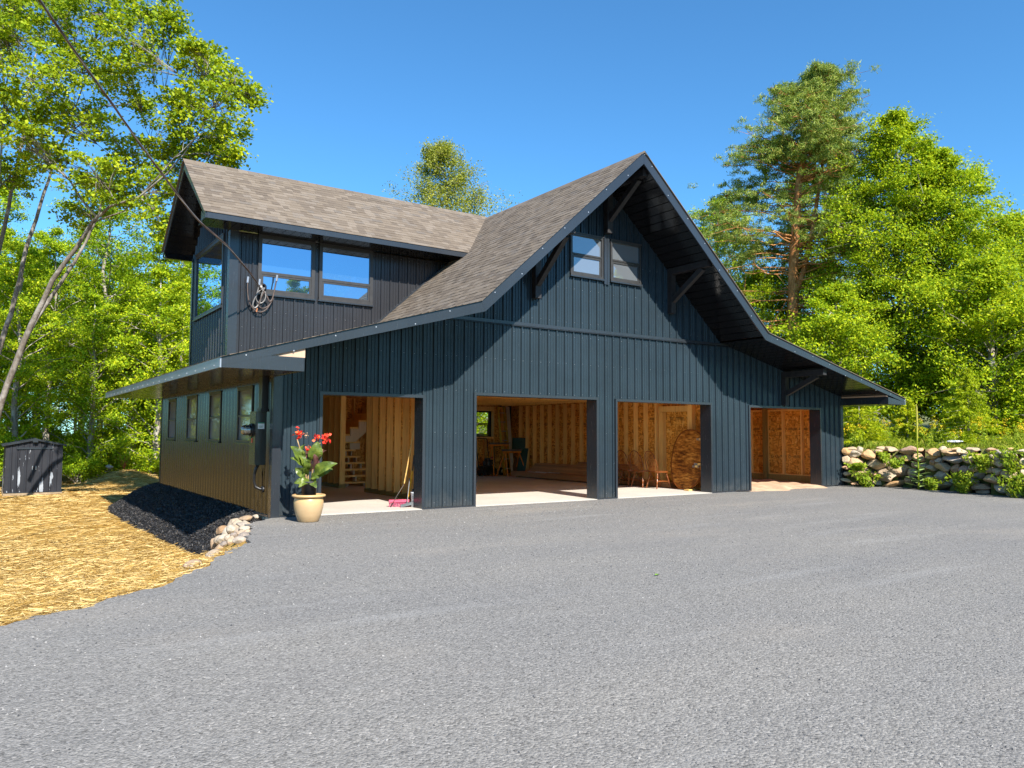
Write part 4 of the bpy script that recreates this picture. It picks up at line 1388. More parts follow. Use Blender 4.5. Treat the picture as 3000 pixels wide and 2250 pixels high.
for l in 'ABCD':
    x, y, z, r = SK[l][0]
    SK[l][0] = (x, y, -.68, r)
MAP = [(*(EYE + (np.array(p[:3]) - EYE) * KF), p[3] * KF) for p in MAP]
own = {k: [] for k in SETS}
for m_ in MAP:
    c = np.array(m_[:3])
    best = None
    for k, ls in SETS.items():
        for l in ls:
            for p in SK[l][3:]:
                q = np.linalg.norm(np.array(p[:3]) - c)
                if best is None or q < best[0]:
                    best = (q, k)
    own[best[1]].append(m_)
LB = {'A': "forked maple leaning right at the left edge, twin stems reaching toward the dormer",
      'B': "slim grey-barked maple leaning right just behind the forked one, at the left edge",
      'C': "tall pale-trunked maple that forks high up, hindmost of the leaning group at left",
      'D': "thin dark upright maple stem at the far left edge among the leaning trunks"}
for k, ls in SETS.items():
    base = SK[ls[0]][0]
    t = thing("maple_tree", LB[k], "tree", base[:3], "maples leaning in from the left edge")
    wd = MB()
    nodes = []
    for l in ls:
        P_ = [np.array(p[:3]) for p in SK[l]]
        rr_ = [p[3] for p in SK[l]]
        fine, fr_ = [], []
        for i in range(len(P_) - 1):
            for q in (0, .33, .66):
                fine.append(P_[i] + (P_[i + 1] - P_[i]) * q + rng.normal(size=3) * .012); fr_.append(rr_[i] + (rr_[i + 1] - rr_[i]) * q)
        fine.append(P_[-1]); fr_.append(rr_[-1])
        wd.tube([tuple(p) for p in fine], fr_, 9, cap=False)
        nodes += [(p, r) for p, r in zip(fine, fr_) if p[2] > 3]
    cs, rs = [], []
    NP = np.array([p for p, r in nodes])
    for (x, y, z, r) in own[k]:
        c = np.array([x, y, z])
        j = int(np.argmin(np.linalg.norm(NP - c, axis=1) + np.maximum(0, NP[:, 2] - z + .3) * 1.5))
        s = NP[j]
        pth = branch_path(s, c, .10, 5, .05)
        b0 = min(nodes[j][1] * .7, .04)
        wd.tube(pth, [b0 * (1 - .7 * q) for q in np.linspace(0, 1, 6)], 6, cap=False)
        m = int(8 + 21 * (r / .71) ** 1.4)
        for _ in range(m):
            p = rng.normal(size=3); p = p / np.linalg.norm(p) * rng.random() ** .4 * r * 1.2
            e = c + p * np.array([1, 1, .85])
            q = rng.integers(2, 6)
            wd.tube(branch_path(pth[q], e, .05, 3, .08), [.011, .008, .006, .003], 4, cap=False)
            cs.append(e); rs.append(rng.uniform(.17, .36))
    wd.build("trunk", BARK, t, smooth=True)
    if cs:
        lv = leafset(clumps(cs, rs, 46, .42), .105, upb=.7, asp=.75, droop=.3) - np.array(base[:3])
        fastmesh("crown", lv, 4, LEAF_MAPLE, None, t)

# --- woodland behind the yard
protos = []
rng = np.random.default_rng(5)
for i, (H, c0, rm, nb) in enumerate(((10.5, .22, 1.9, 40), (9.0, .12, 1.7, 38), (12.0, .30, 2.1, 42), (8.0, .05, 1.8, 38), (11.0, .40, 1.7, 30))):
    protos.append(broadleaf(H, c0, rm, nb, None, 130, .105, r0=.10 + .01 * i, bare=.05, sub=5))
spots = [(-6.2, 24.5, 0), (-4.3, 27.5, 2), (-3.0, 24.2, 1), (-1.6, 28, 4), (-.1, 25.6, 3), (.6, 28.8, 2), (1.9, 27.6, 1), (3.1, 29.8, 4), (3.9, 27.3, 3), (5.2, 31, 2), (6.4, 29, 0), (2.4, 24.6, 3),
         (-6, 33, 2), (-3.6, 32.6, 0), (-1.7, 34, 1), (.2, 33.4, 2), (2.2, 35, 0), (4.3, 34, 1), (6.2, 35.5, 2), (8.3, 34.2, 4), (-4.8, 41, 0), (-2, 43, 2), (1, 42, 4), (4, 44, 2), (7, 43, 0), (10, 45, 2), (-8.5, 30, 1), (-9, 38, 2),
         (-7, 52, 2), (-4, 50, 0), (-1, 53, 2), (1.5, 51, 0), (4, 54, 2), (6.5, 50, 0), (9, 53, 2), (12, 52, 0), (12, 30, 0), (15, 33, 2), (18, 30, 0), (21, 33, 2), (13, 24, 1), (17, 23, 3), (19.5, 25, 0), (24, 30, 0), (-12, 22, 3), (-15, 26, 0), (-11.5, 30, 2), (-18, 24, 0), (-14, 35, 2), (-20, 32, 0), (-10, 25, 1), (-22, 22, 2)]
LW_ = {0: "leafy green broadleaf tree in the woodland behind the straw yard", 1: "shorter bushy tree at the woodland edge behind the straw yard",
       2: "tall slender tree rising above the woodland behind the straw yard", 3: "low tree leafed almost to the ground at the straw yard's far edge",
       4: "tree with a long bare pale trunk standing in the woodland left of the barn"}
made = {}
over = [(x, -44 - 4 * math.sin(x * .7) + max(0, x - 25) * .35, i % 3) for i, x in enumerate(range(-14, 66, 5))]
for (x, y, k) in spots:
    z = float(yard_z(np.array(x), np.array(y))) - .08
    s = rng.uniform(1.05, 1.3) * (.62 if x < -4.5 else 1)
    if k not in made:
        made[k] = tree_obj("woodland_tree", LW_[k], "tree", (x, y, z), *protos[k], BARK_DARK, LEAF_WOOD, "woodland trees behind the straw yard")
        made[k].scale = (s, s, s)
    else:
        dup(made[k], (x, y, z), rng.uniform(0, 6.28), LW_[k], (s, s * rng.uniform(.92, 1.05)))
def bushmesh(H, rx, n_c, per, size, leafm):
    cs = []
    for _ in range(n_c):
        p = rng.normal(size=3); p = p / np.linalg.norm(p) * rng.random() ** .5
        cs.append([p[0] * rx, p[1] * rx, max(.08, H * .5 + p[2] * H * .5)])
    wd = MB()
    for c in cs[::2]:
        wd.tube(branch_path((rng.normal() * .08, rng.normal() * .08, 0), c, .1, 3, .06), [.02, .014, .009, .004], 4, cap=False)
    return wd, leafset(clumps(cs, [rng.uniform(.2, .36) * max(.7, rx) for _ in cs], per, .7), size)
bp = [bushmesh(1.9, 1.1, 46, 70, .085, None), bushmesh(1.2, .9, 36, 70, .08, None)]
bs = [(-5.6, 22.6, 0), (-3.6, 22.9, 0), (-1.9, 23.2, 1), (-.75, 23.9, 1), (3.0, 23.2, 1), (4.0, 25.2, 0), (-7, 23.5, 0), (1.6, 25.6, 0), (5.2, 26.6, 0), (-2.8, 26.2, 0), (.3, 26.9, 0), (6.4, 27.5, 0)] + [(rng.uniform(-17, 9), rng.uniform(27.5, 37), 0) for _ in range(44)] + [(rng.uniform(-24, -7), rng.uniform(20, 27), 0) for _ in range(18)] + [(rng.uniform(9, 24), rng.uniform(22, 30), 0) for _ in range(12)]
mk = {}
for (x, y, k) in bs:
    z = float(yard_z(np.array(x), np.array(y))) - .03
    lab = ("head-high leafy bush" if k == 0 else "low leafy bush") + " at the foot of the woodland beside the straw yard"
    if k not in mk:
        mk[k] = thing("bush", lab, "bush", (x, y, z), "bushes at the woodland edge")
        bp[k][0].build("stem", BARK_DARK, mk[k], world=False); fastmesh("foliage", bp[k][1], 4, LEAF_WOOD, None, mk[k])
    else:
        dup(mk[k], (x, y, z), rng.uniform(0, 6.28), lab, (rng.uniform(.8, 1.1) * (1.45 if y > 27.4 or x < -7 else 1),) * 2)

# --- aspen top behind the ridge
for (x, y, k) in over:
    dup(made[k], (x, y, -.1), rng.uniform(0, 6.28), "woodland tree across the drive, seen only mirrored in the dormer windows and siding", (1.35, 1.35))['group'] = "trees across the drive"
rng = np.random.default_rng(21)
wd, lv = broadleaf(16.1, .38, 2.5, 120, None, 100, .105, r0=.11, bare=.03, sub=5, flatz=.9)
tree_obj("aspen_tree", "slender olive-leaved aspen whose top shows above the barn roof's valley", "tree", (14.1, 19.5, -.2), wd, lv, BARK, LEAF_ASPEN)

# --- big trees on the bank at right
rng = np.random.default_rng(31)
def bank(x, y):
    return float(bank_z(np.array(x), np.array(y))) - .1
for (x, y, H, c0, rm, nb, per, lab) in (
        (28.3, 4.8, 14.2, .08, 2.9, 92, 120, "tall bright yellow-green maple standing close right of the orange-barked pine"),
        (29.2, 3.2, 12.2, .06, 2.5, 86, 115, "broad rounded yellow-green maple, right neighbour of the tallest maple"),
        (33.0, 2.4, 9.6, .05, 3.2, 70, 100, "lower grey-green tree filling the right edge behind the stone wall"),
        (33.5, 11.3, 16.4, .2, 2.8, 70, 100, "dark green broadleaf tree standing behind the tall pine"),
        (31.5, 17.3, 14.0, .3, 2.6, 56, 70, "pale green tree peeking over the roof edge left of the pine"),
        (27.0, 10.8, 8.0, .05, 2.8, 60, 90, "leafy tree under the pine's lower boughs, just over the barn's right eave"),
        (23.6, 4.6, 6.2, .03, 2.1, 52, 80, "leafy young tree just beyond the barn's right eave tip"),
        (26.2, .2, 6.6, .03, 2.3, 56, 84, "leafy young maple behind the small spruces on the bank"),
        (29.5, -1.6, 7.4, .03, 2.5, 56, 84, "leafy tree low at the right edge beyond the stone wall")):
    wd, lv = broadleaf(H, c0, rm, nb, None, int(per * 1.75), .125, r0=.17, bare=.02, sub=6)
    tree_obj("broadleaf_tree", lab, "tree", (x, y, bank(x, y)), wd, lv, BARK_DARK, LEAF_RIGHT, "broadleaf trees on the bank right of the barn")

# --- pine with an orange trunk
rng = np.random.default_rng(41)
pb = np.array([26.7, 9.0, 1.4])
t = thing("pine_tree", "tall blue-green pine with an orange flaking trunk, rising over the barn's right eave", "tree", tuple(pb))
wd = MB()
HP = 17.0
tr = [(0, 0, 0), (.05, 0, 4), (.10, -.1, 8), (.3, -.35, 12), (.6, -.8, 15), (.75, -1.2, HP)]
wd.tube(tr, [.30, .27, .22, .15, .08, .02], 10)
wd.tube([(.02, 0, 6.2), (.35, -.45, 7.6), (.6, -.8, 9.5), (.9, -1.1, 12.2), (1.1, -1.3, 14)], [.15, .13, .11, .07, .02], 8)
cs, rs = [], []
nd = []
for i in range(290):
    tz = rng.random() ** .9
    z = 4.6 + (HP - 4.7) * tz
    zz = [p[2] for p in tr]
    s = np.array([np.interp(z, zz, [p[a] for p in tr]) for a in range(3)])
    az0 = rng.uniform(0, 6.28)
    if 4.8 < z < 12.2 and math.cos(az0 - math.atan2(-.56, -.81)) > .55 and rng.random() < .72:
        continue
    L = np.interp(z, [4.5, 6, 9, 12, 14.5, 16, 17], [4.0, 4.3, 4.2, 3.6, 2.6, 1.4, .3]) * rng.uniform(.6, 1.08)
    az = az0
    up_ = np.interp(z, [4.5, 8, 14, 17], [-.15, .02, .28, .7])
    e = s + np.array([math.cos(az) * L, math.sin(az) * L, up_ * L])
    pth = branch_path(s, e, .06, 6, .06)
    wd.tube(pth, [max(.010, .05 * (1 - tz * .5) * (1 - q * .85)) for q in np.linspace(0, 1, 7)], 5, cap=False)
    if rng.random() < (.45 if z < 8 else (.15 if z < 11 else .0)):
        for j in range(5):
            p = np.array(pth[2 + j % 5]); wd.tube([tuple(p), tuple(p + rng.normal(size=3) * .45)], [.012, .004], 4, cap=False)
        continue
    for j in range(int(6 + L * 3.4)):
        q = (.5 if z < 12 else .35) + .58 * rng.random() ** .8
        p = np.array([np.interp(min(1, q), np.linspace(0, 1, 7), [m_[a] for m_ in pth]) for a in range(3)])
        c = p + rng.normal(size=3) * np.array([1, 1, .35]) * .16 * L
        cs.append(c + [0, 0, .05]); rs.append(rng.uniform(.16, .30))
        if j % 2 == 0:
            wd.tube([tuple(p), tuple(c)], [.014, .005], 4, cap=False)
wd.build("trunk", BARK_PINE, t, smooth=True, world=False)
C = clumps(cs, [r * .9 for r in rs], 46, .5)
n_ = len(C)
A = unit(rng.normal(size=(n_, 3)) + [0, 0, .55]) * rng.uniform(.05, .11, (n_, 1))
Bv = unit(np.cross(A, rng.normal(size=(n_, 3)))) * rng.uniform(.010, .018, (n_, 1))
v = np.stack([C - A - Bv, C - A + Bv, C + A + Bv * .4, C + A - Bv * .4], 1).reshape(-1, 3)
fastmesh("crown", v, 4, NEEDLE, None, t)

# --- small spruces on the bank
def spruce(H, rb, seed):
    r0 = np.random.default_rng(seed)
    wd = MB(); wd.tube([(0, 0, 0), (0, 0, H * .5), (0, 0, H)], [.05, .03, .006], 6)
    pts = []
    nl = int(H / .10)
    for i in range(nl):
        z = .12 + (H - .1) * i / nl
        L = rb * (1 - z / H) ** .85 + .05
        for k in range(9):
            az = r0.uniform(0, 6.28); l = L * r0.uniform(.7, 1.15)
            e = np.array([math.cos(az) * l, math.sin(az) * l, z - .10 * l + r0.uniform(-.05, .05)])
            m = int(16 + 60 * l)
            q = r0.random(m) ** .6
            p = np.array([0, 0, z]) + (e - [0, 0, z]) * q[:, None]
            sd = np.array([-math.sin(az), math.cos(az), 0])
            p = p + sd * (r0.normal(size=m) * .11 * l * (1.15 - q))[:, None]
            p[:, 2] += r0.normal(size=m) * .02 - .04 * q ** 2
            pts.append(p)
            if k < 3:
                wd.tube([(0, 0, z), tuple(e)], [.008, .003], 3, cap=False)
    C = np.concatenate(pts); n_ = len(C)
    dirs = unit(np.stack([C[:, 0], C[:, 1], np.full(n_, .15)], -1) + r0.normal(size=(n_, 3)) * .5)
    A = dirs * r0.uniform(.028, .06, (n_, 1))
    Bv = unit(np.cross(A, r0.normal(size=(n_, 3)))) * r0.uniform(.010, .018, (n_, 1))
    return wd, np.stack([C - A - Bv, C - A + Bv, C + A + Bv * .3, C + A - Bv * .3], 1).reshape(-1, 3)
for (x, y, H, rb, lab) in ((19.6, 1.4, 2.0, 1.15, "small bright green spruce right beside the barn's corner, above the stone wall"),
                           (21.3, -1.2, 2.5, 1.25, "larger of the small spruces on the bank, right of the tall yellow weed spike"),
                           (21.6, .9, 1.7, .9, "smallest spruce on the bank, set back between the two others")):
    wd, v = spruce(H, rb, int(x * 10))
    t = thing("spruce_tree", lab, "tree", (x, y, bank(x, y)), "small spruces on the bank")
    wd.build("trunk", BARK_DARK, t, world=False); fastmesh("crown", v, 4, SPRUCE, None, t)

# --- grass and flowers on the bank
rng = np.random.default_rng(51)
N = 26000
x = 16.3 + 10 * rng.random(N) ** 1.5; y = rng.uniform(-8, 3, N)
ok = (x > np.where(y < 1.5, wall_x(np.minimum(y, 1.5)) + .12, 17.6))
x, y = x[ok], y[ok]; n_ = len(x)
pat = np.clip(.5 + hash2(x * 1.3, y * 1.3) * .5, .25, 1.3)
h = rng.uniform(.10, .30, n_) * pat
base = np.stack([x, y, bank_z(x, y) - .01], -1)
lean = rng.normal(size=(n_, 3)) * [.5, .5, 0] + [-.1, -.1, 1]
tip = base + unit(lean) * h[:, None]
mid = base + unit(lean * [.4, .4, 1]) * h[:, None] * .55
sd = unit(np.stack([rng.normal(size=n_), rng.normal(size=n_), np.zeros(n_)], -1)) * .007
v = np.stack([base - sd, base + sd, mid + sd * .8, tip], 1).reshape(-1, 3)
fastmesh("grass", v, 4, GRASS, 'stuff')
def weed(name, label, cat, loc, H, nst, leaf=.09, flower=0, leafm=None, group=None, spread=.25, npl=16):
    t = thing(name, label, cat, loc, group)
    wd = MB(); C = []; F = []
    for i in range(nst):
        e = np.array([rng.normal() * spread, rng.normal() * spread, H * rng.uniform(.7, 1.1)])
        pth = branch_path((rng.normal() * .05, rng.normal() * .05, -.02), e, .04, 4, .05)
        wd.tube(pth, [.008, .007, .006, .004, .002], 4, cap=False)
        for k in range(npl):
            q = rng.uniform(.12, .95)
            p = np.array([np.interp(q, np.linspace(0, 1, 5), [m_[a] for m_ in pth]) for a in range(3)])
            C.append(p + rng.normal(size=3) * [.5, .5, .2] * leaf)
        if flower:
            F += [e + rng.normal(size=3) * [.05, .05, .05] for _ in range(flower)]
    wd.build("stem", WEED, t, world=False)
    fastmesh("leaves", leafset(np.array(C), leaf, .5, .5, .25, .2), 4, leafm or WEED, None, t)
    if F:
        fastmesh("flowers", leafset(np.array(F), .035, .6, .9), 4, YELLOW, None, t)
    return t
gl = "goldenrod with yellow flower tops growing in the grass above the stone wall"
for (x, y) in ((18.2, .6), (18.9, -1.2), (18.0, -1.9), (19.4, -2.6), (18.4, -3.6), (18.9, -4.2), (18.1, -4.9), (18.6, -.2), (17.7, -4.4), (19.3, -3.9), (20.2, -3.4)):
    weed("goldenrod", gl, "wildflower", (x, y, bank(x, y) + .08), rng.uniform(.45, .8), 6, .08, 22, None, "goldenrod on the bank")
for (x, y, z, H, ns, sp, lab) in ((16.35, -.75, 0, .45, 9, .22, "bushy small-leaved weed at the foot of the stone wall by the barn corner"),
                              (16.42, -3.75, .55, .5, 12, .2, "leafy bramble hanging over the middle of the stone wall, above the lower clump"),
                              (16.30, -3.35, 0, .55, 12, .25, "big leafy weed clump at the foot of the wall below the bramble"),
                              (15.95, -4.65, 0, .62, 10, .25, "leafy weed at the foot of the stone wall near the right edge"),
                              (16.2, -4.5, .55, .6, 9, .2, "trailing weed growing from the upper stone wall near the right edge"),
                              (16.78, -1.35, .55, .28, 8, .16, "tuft of feathery green growing between the large boulders of the wall"),
                              (16.45, -.42, .45, .2, 6, .13, "small grassy tuft between boulders close to the barn corner"),
                              (16.75, -2.35, .0, .3, 7, .15, "short green weed at the foot of the wall beside the mullein"),
                              (16.95, -1.0, .75, .2, 6, .16, "little leafy sprig under the top course of the stone wall")):
    weed("weed", lab, "weed", (x - .08, y - .06, z), H * 1.05, ns + 4, .105, 0, None, None, sp, 24)
# mullein: tall single spike with big basal leaves
mu = thing("mullein", "tall single-stemmed mullein with broad leaves and a yellow spike before the stone wall", "weed", (16.72, -2.02, 0))
wd = MB()
wd.tube([(0, 0, 0), (.02, 0, .6), (.02, .02, 1.3), (.05, .03, 2.25)], [.022, .019, .015, .012], 7)
wd.build("stem", WEED, mu, world=False)
mb = MB()
for i in range(30):
    z = .05 + i * .034
    az = i * 2.4
    L = .44 * (1 - i / 38)
    d = np.array([math.cos(az), math.sin(az), .35]); d = d / np.linalg.norm(d); s_ = np.array([-math.sin(az), math.cos(az), 0])
    a = np.array([0, 0, z])
    wv = .26 * L
    p = [a, a + d * L * .5 + s_ * wv, a + d * L + [0, 0, -.10 * L], a + d * L * .5 - s_ * wv]
    m_ = a + d * L * .5 + np.array([0, 0, -.03])
    mb.raw([p[0], p[1], p[2], m_], [(0, 1, 2, 3)]); mb.raw([p[0], m_, p[2], p[3]], [(0, 1, 2, 3)])
mb.build("leaf_rosette", flat('mullein_leaf', (0.26, 0.37, 0.11), .85, var=.3), mu, world=False)
mb = MB()
mb.lathe([(.012, 1.3), (.022, 1.45), (.024, 2.0), (.018, 2.2), (.004, 2.3)], (.03, .02, 0), (.01, 0, 1), 8)
mb.build("flower_spike", flat('mullein_spike', (0.36, 0.33, 0.05), .8, var=.5, sc=60), mu, world=False)
# russet shrub on the straw mound
t = thing("shrub", "small shrub with orange-red stems growing on the straw mound at the woodland edge", "shrub", (.9, 22.9, -.1))
wd = MB(); C = []
for i in range(14):
    e = np.array([rng.normal() * .28, rng.normal() * .2, rng.uniform(.4, .75)])
    wd.tube(branch_path((0, 0, 0), e, .05, 3, .08), [.014, .011, .008, .004], 4)
    C += [e * q + rng.normal(size=3) * .06 for q in rng.uniform(.4, 1.05, 22)]
wd.build("stem", flat('russet_stem', (0.42, 0.12, 0.03), .8), t, world=False)
fastmesh("leaves", leafset(np.array(C), .08), 4, LEAF_RIGHT, None, t)
# pale rock beside it, white slab lying in the bank's grass
me = rock_mesh("rock", COBBLE, .14, .12, .10, 901)
o = bpy.data.objects.new("rock", me); COL.objects.link(o); o.location = (.25, 22.1, .02); tag(o, "pale rock lying on the straw mound beside the russet shrub", "rock")
me = rock_mesh("white_slab", flat('white_slab', (.5, .52, .54), .6, var=.1), .34, .14, .04, 902)
o = bpy.data.objects.new("white_slab", me); COL.objects.link(o); o.location = (19.6, -1.6, 1.28); tag(o, "white slab lying in the grass on the bank above the wall", "slab")
# ================================================================== OBJECTS
rng = np.random.default_rng(77); random.seed(77)
STEEL = flat('galvanised_steel', (0.45, 0.46, 0.48), .35, .7, var=.15)
BLACKP = flat('black_plastic', (0.012, 0.012, 0.014), .4, var=.2)
RUBBER = flat('rubber', (0.018, 0.017, 0.016), .75, var=.3)

# --- garden shed
def m_shed():
    m = NT('peeling_black_paint')
    v = m.coords((1, 1, .16))
    a = m.noise(v, 6.5, 7, .62)
    b = m.noise(m.coords(), 1.6, 3)
    z = m.n('ShaderNodeSeparateXYZ')
    tc = m.n('ShaderNodeTexCoord'); m.link(tc.outputs['Object'], z.inputs[0])
    f = m.math('ADD', a, m.math('MULTIPLY', b, .22))
    f = m.math('SUBTRACT', f, m.math('MULTIPLY', z.outputs[2], .03))
    c = m.ramp(f, [(.685, (0.014, 0.016, 0.022)), (.70, (0.30, 0.34, 0.38))])
    c2 = m.mix(.5, c, m.ramp(m.noise(m.coords(), 2.5, 4), [(.35, (.6, .6, .65)), (.7, (1.6, 1.5, 1.45))]), 'MULTIPLY')
    return m.base(c2, .5, 0, .4)
SHEDM = m_shed()
sx, sy, sz = -2.62, 16.75, -.62
shed = thing("garden_shed", "small black metal garden shed with white peeling paint, standing on the straw by the woodland", "shed", (sx, sy, sz))
mb = MB()
w_, l_, h_ = .80, 2.1, 1.60
RIBS = [(0, 0), (.03, .012), (.05, .012), (.08, 0)]
fr = lambda s, d, z: (s, sy - d, z)
hole = [(sx - .42, sx + .42, sz + .10, sz + 1.48)]
siding(mb, fr, sx - w_, sx + w_, lambda s: sz + .06, lambda s: sz + h_ + .16 * (1 - abs(s - sx) / w_), hole, (), per=.16, prof=RIBS, kinks=(sx,))
siding(mb, lambda s, d, z: (sx - w_ - d, s, z), sy, sy + l_, lambda s: sz + .06, lambda s: sz + h_, (), (), per=.16, prof=RIBS)
siding(mb, lambda s, d, z: (sx + w_ + d, s, z), sy, sy + l_, lambda s: sz + .06, lambda s: sz + h_, (), (), per=.16, prof=RIBS)
siding(mb, lambda s, d, z: (s, sy + l_ + d, z), sx - w_, sx + w_, lambda s: sz + .06, lambda s: sz + h_ + .16 * (1 - abs(s - sx) / w_), (), (), per=.16, prof=RIBS, kinks=(sx,))
mb.build("wall", [SHEDM, SCREW], shed)
for sg in (-1, 1):
    mb = MB()
    siding(mb, lambda s, d, z: (s, sy - d - .004 - (.012 if sg < 0 else .03), z), sx + (-.44 if sg < 0 else .0), sx + (.02 if sg < 0 else .44), lambda s: sz + .08, lambda s: sz + 1.47, (), (), per=.21, prof=RIBS)
    dd = mb.build("door", [SHEDM, SCREW], shed)
    mb = MB(); mb.box(sx + sg * .05 - .01, sx + sg * .05 + .01, sy - .065, sy - .045, sz + .8, sz + .93)
    mb.build("handle", STEEL, dd)
mb = MB()
mb.box(sx - .5, sx + .5, sy - .055, sy - .02, sz + 1.475, sz + 1.53)
mb.box(sx - w_ - .01, sx + w_ + .01, sy - .02, sy - .0125, sz + .02, sz + .09)
mb.build("door_track", TRIM, shed)
mb = MB()
for sg in (-1, 1):
    a = (sx, sy - .10, sz + h_ + .20); b = (sx + sg * (w_ + .10), sy - .10, sz + h_ + .005)
    n_ = 9
    mb.prism([a, b, (b[0], b[1], b[2] - .035), (a[0], a[1], a[2] - .035)], (0, l_ + .2, 0))
    for k in range(11):
        y = sy - .09 + k * (l_ + .14) / 10
        mb.bar((a[0], y, a[2] + .012), (b[0], y, b[2] + .012), .03, .022)
rf = mb.build("roof", flat('shed_roof_metal', (0.035, 0.04, 0.047), .3, .3, var=.4), shed)
mb = MB()
mb.prism([(sx - .07, sy - .14, sz + h_ + .10), (sx + .07, sy - .14, sz + h_ + .10), (sx + .09, sy - .14, sz + h_ + .2), (sx, sy - .14, sz + h_ + .245), (sx - .09, sy - .14, sz + h_ + .2)], (0, l_ + .26, 0))
mb.build("ridge_cap", TRIM, rf)
mb = MB(); mb.box(sx - w_ - .03, sx + w_ + .03, sy - .04, sy + l_ + .04, sz - .15, sz + .055)
mb.build("base", flat('shed_plinth', (.28, .21, .13), .8), shed)

# --- electric meter on the side wall
mt = thing("electric_meter", "black electric meter cabinet with round glass meter and conduit on the barn's side wall", "meter", (-.03, .5, .87))
mb = MB()
mb.box(-.20, -.0205, .36, .74, .87, 1.78); mb.box(-.206, -.199, .375, .725, .885, 1.765); mb.box(-.21, -.0205, .35, .75, 1.781, 1.79)
mb.build("cabinet", m_siding('meter_cabinet', (.035, .036, .032), .22, .2), mt)
mb = MB(); mb.lathe([(.115, 0), (.115, .03), (.10, .035), (.10, .05)], (-.206, .56, 1.47), (-1, 0, 0), 28)
mb.build("meter_ring", BLACKP, mt, smooth=False)
mb = MB(); mb.lathe([(.088, 0), (.086, .10), (.07, .13), (.03, .145), (.001, .148)], (-.25, .56, 1.47), (-1, 0, 0), 28)
mb.build("meter_dome", m_glass('meter_glass', .12, (1, 1, 1), (.75, .75, .72)), mt, smooth=True)
mb = MB(); mb.lathe([(.06, 0), (.06, .07), (.001, .071)], (-.252, .56, 1.47), (-1, 0, 0), 20); mb.box(-.328, -.322, .52, .60, 1.45, 1.50)
mb.build("meter_dial", flat('meter_dial', (.6, .58, .52), .5), mt)
mb = MB(); mb.box(-.17, -.06, .356, .3595, 1.49, 1.60)
lb = mb.build("label_plate", flat('label_plate', (.75, .77, .76), .5, var=.05), mt)
mb = MB(); mb.box(-.17, -.06, .3535, .356, 1.582, 1.60); mb.box(-.15, -.08, .3535, .356, 1.535, 1.542); mb.box(-.15, -.09, .3535, .356, 1.515, 1.522)
mb.build("label_print", flat('label_print', (.02, .22, .12), .5), lb)
mb = MB(); mb.box(-.216, -.2065, .525, .575, 1.25, 1.33)
mb.build("seal_tag", flat('orange_tag', (.75, .12, .04), .5), mt)
mb = MB(); mb.tube([(-.21, .57, 1.36), (-.215, .60, 1.34), (-.212, .59, 1.30)], .008, 6)
mb.build("seal_wire", flat('green_seal', (.03, .35, .12), .5), mt)
mb = MB(); mb.box(-.13, -.0205, .30, .48, 1.7905, 2.384); mb.box(-.15, -.0205, .29, .49, 1.7905, 1.84)
mb.build("conduit", BLACKP, mt)
mb = MB(); mb.tube([(-.12, .46, .869), (-.15, .48, .80), (-.17, .50, .70), (-.17, .51, .58), (-.14, .50, .49), (-.08, .46, .455), (-.02, .44, .45)], .026, 10)
mb.lathe([(.055, 0), (.055, .035), (.03, .04)], (-.0205, .44, .45), (-1, 0, 0), 14)
mb.build("hose", BLACKP, mt, smooth=True)

# --- overhead service cable
CABLE = [(-4.9, -5.6, 6.62), (-4.32, -3.82, 6.72), (-3.71, -2.23, 6.71), (-3.3, -1.43, 6.58), (-2.82, -.67, 6.37), (-2.27, .06, 6.03), (-1.46, .95, 5.49), (-1.05, 1.34, 5.22), (-.37, 1.91, 4.95), (.25, 2.65, 4.66), (.70, 3.30, 4.42)]
cb = thing("service_cable", "twisted overhead power cable running down from upper left to the dormer wall", "cable", (.70, 3.3, 4.42))
def spline(pts, n_):
    P_ = np.array(pts); d = np.concatenate([[0], np.cumsum(np.linalg.norm(np.diff(P_, axis=0), axis=1))])
    t = np.linspace(0, d[-1], n_)
    out = np.stack([np.interp(t, d, P_[:, a]) for a in range(3)], -1)
    for _ in range(6):
        out[1:-1] = (out[:-2] + 2 * out[1:-1] + out[2:]) / 4
    return out
sp = spline(CABLE, 180)
CAB = flat('weathered_cable', (.085, .06, .05), .55, var=.4)
for k, (nm, mm, rr) in enumerate((("strand", CAB, .0105), ("strand", CAB, .0105), ("neutral_wire", flat('aluminium_wire', (.30, .29, .28), .4, .5), .0075))):
    th = np.linspace(0, 46, len(sp)) + k * 2.09
    off = np.stack([np.cos(th), np.zeros_like(th), np.sin(th)], -1) * .0105
    mb = MB(); mb.tube([tuple(p) for p in sp + off], rr, 6)
    mb.build(nm, mm, cb, smooth=True)
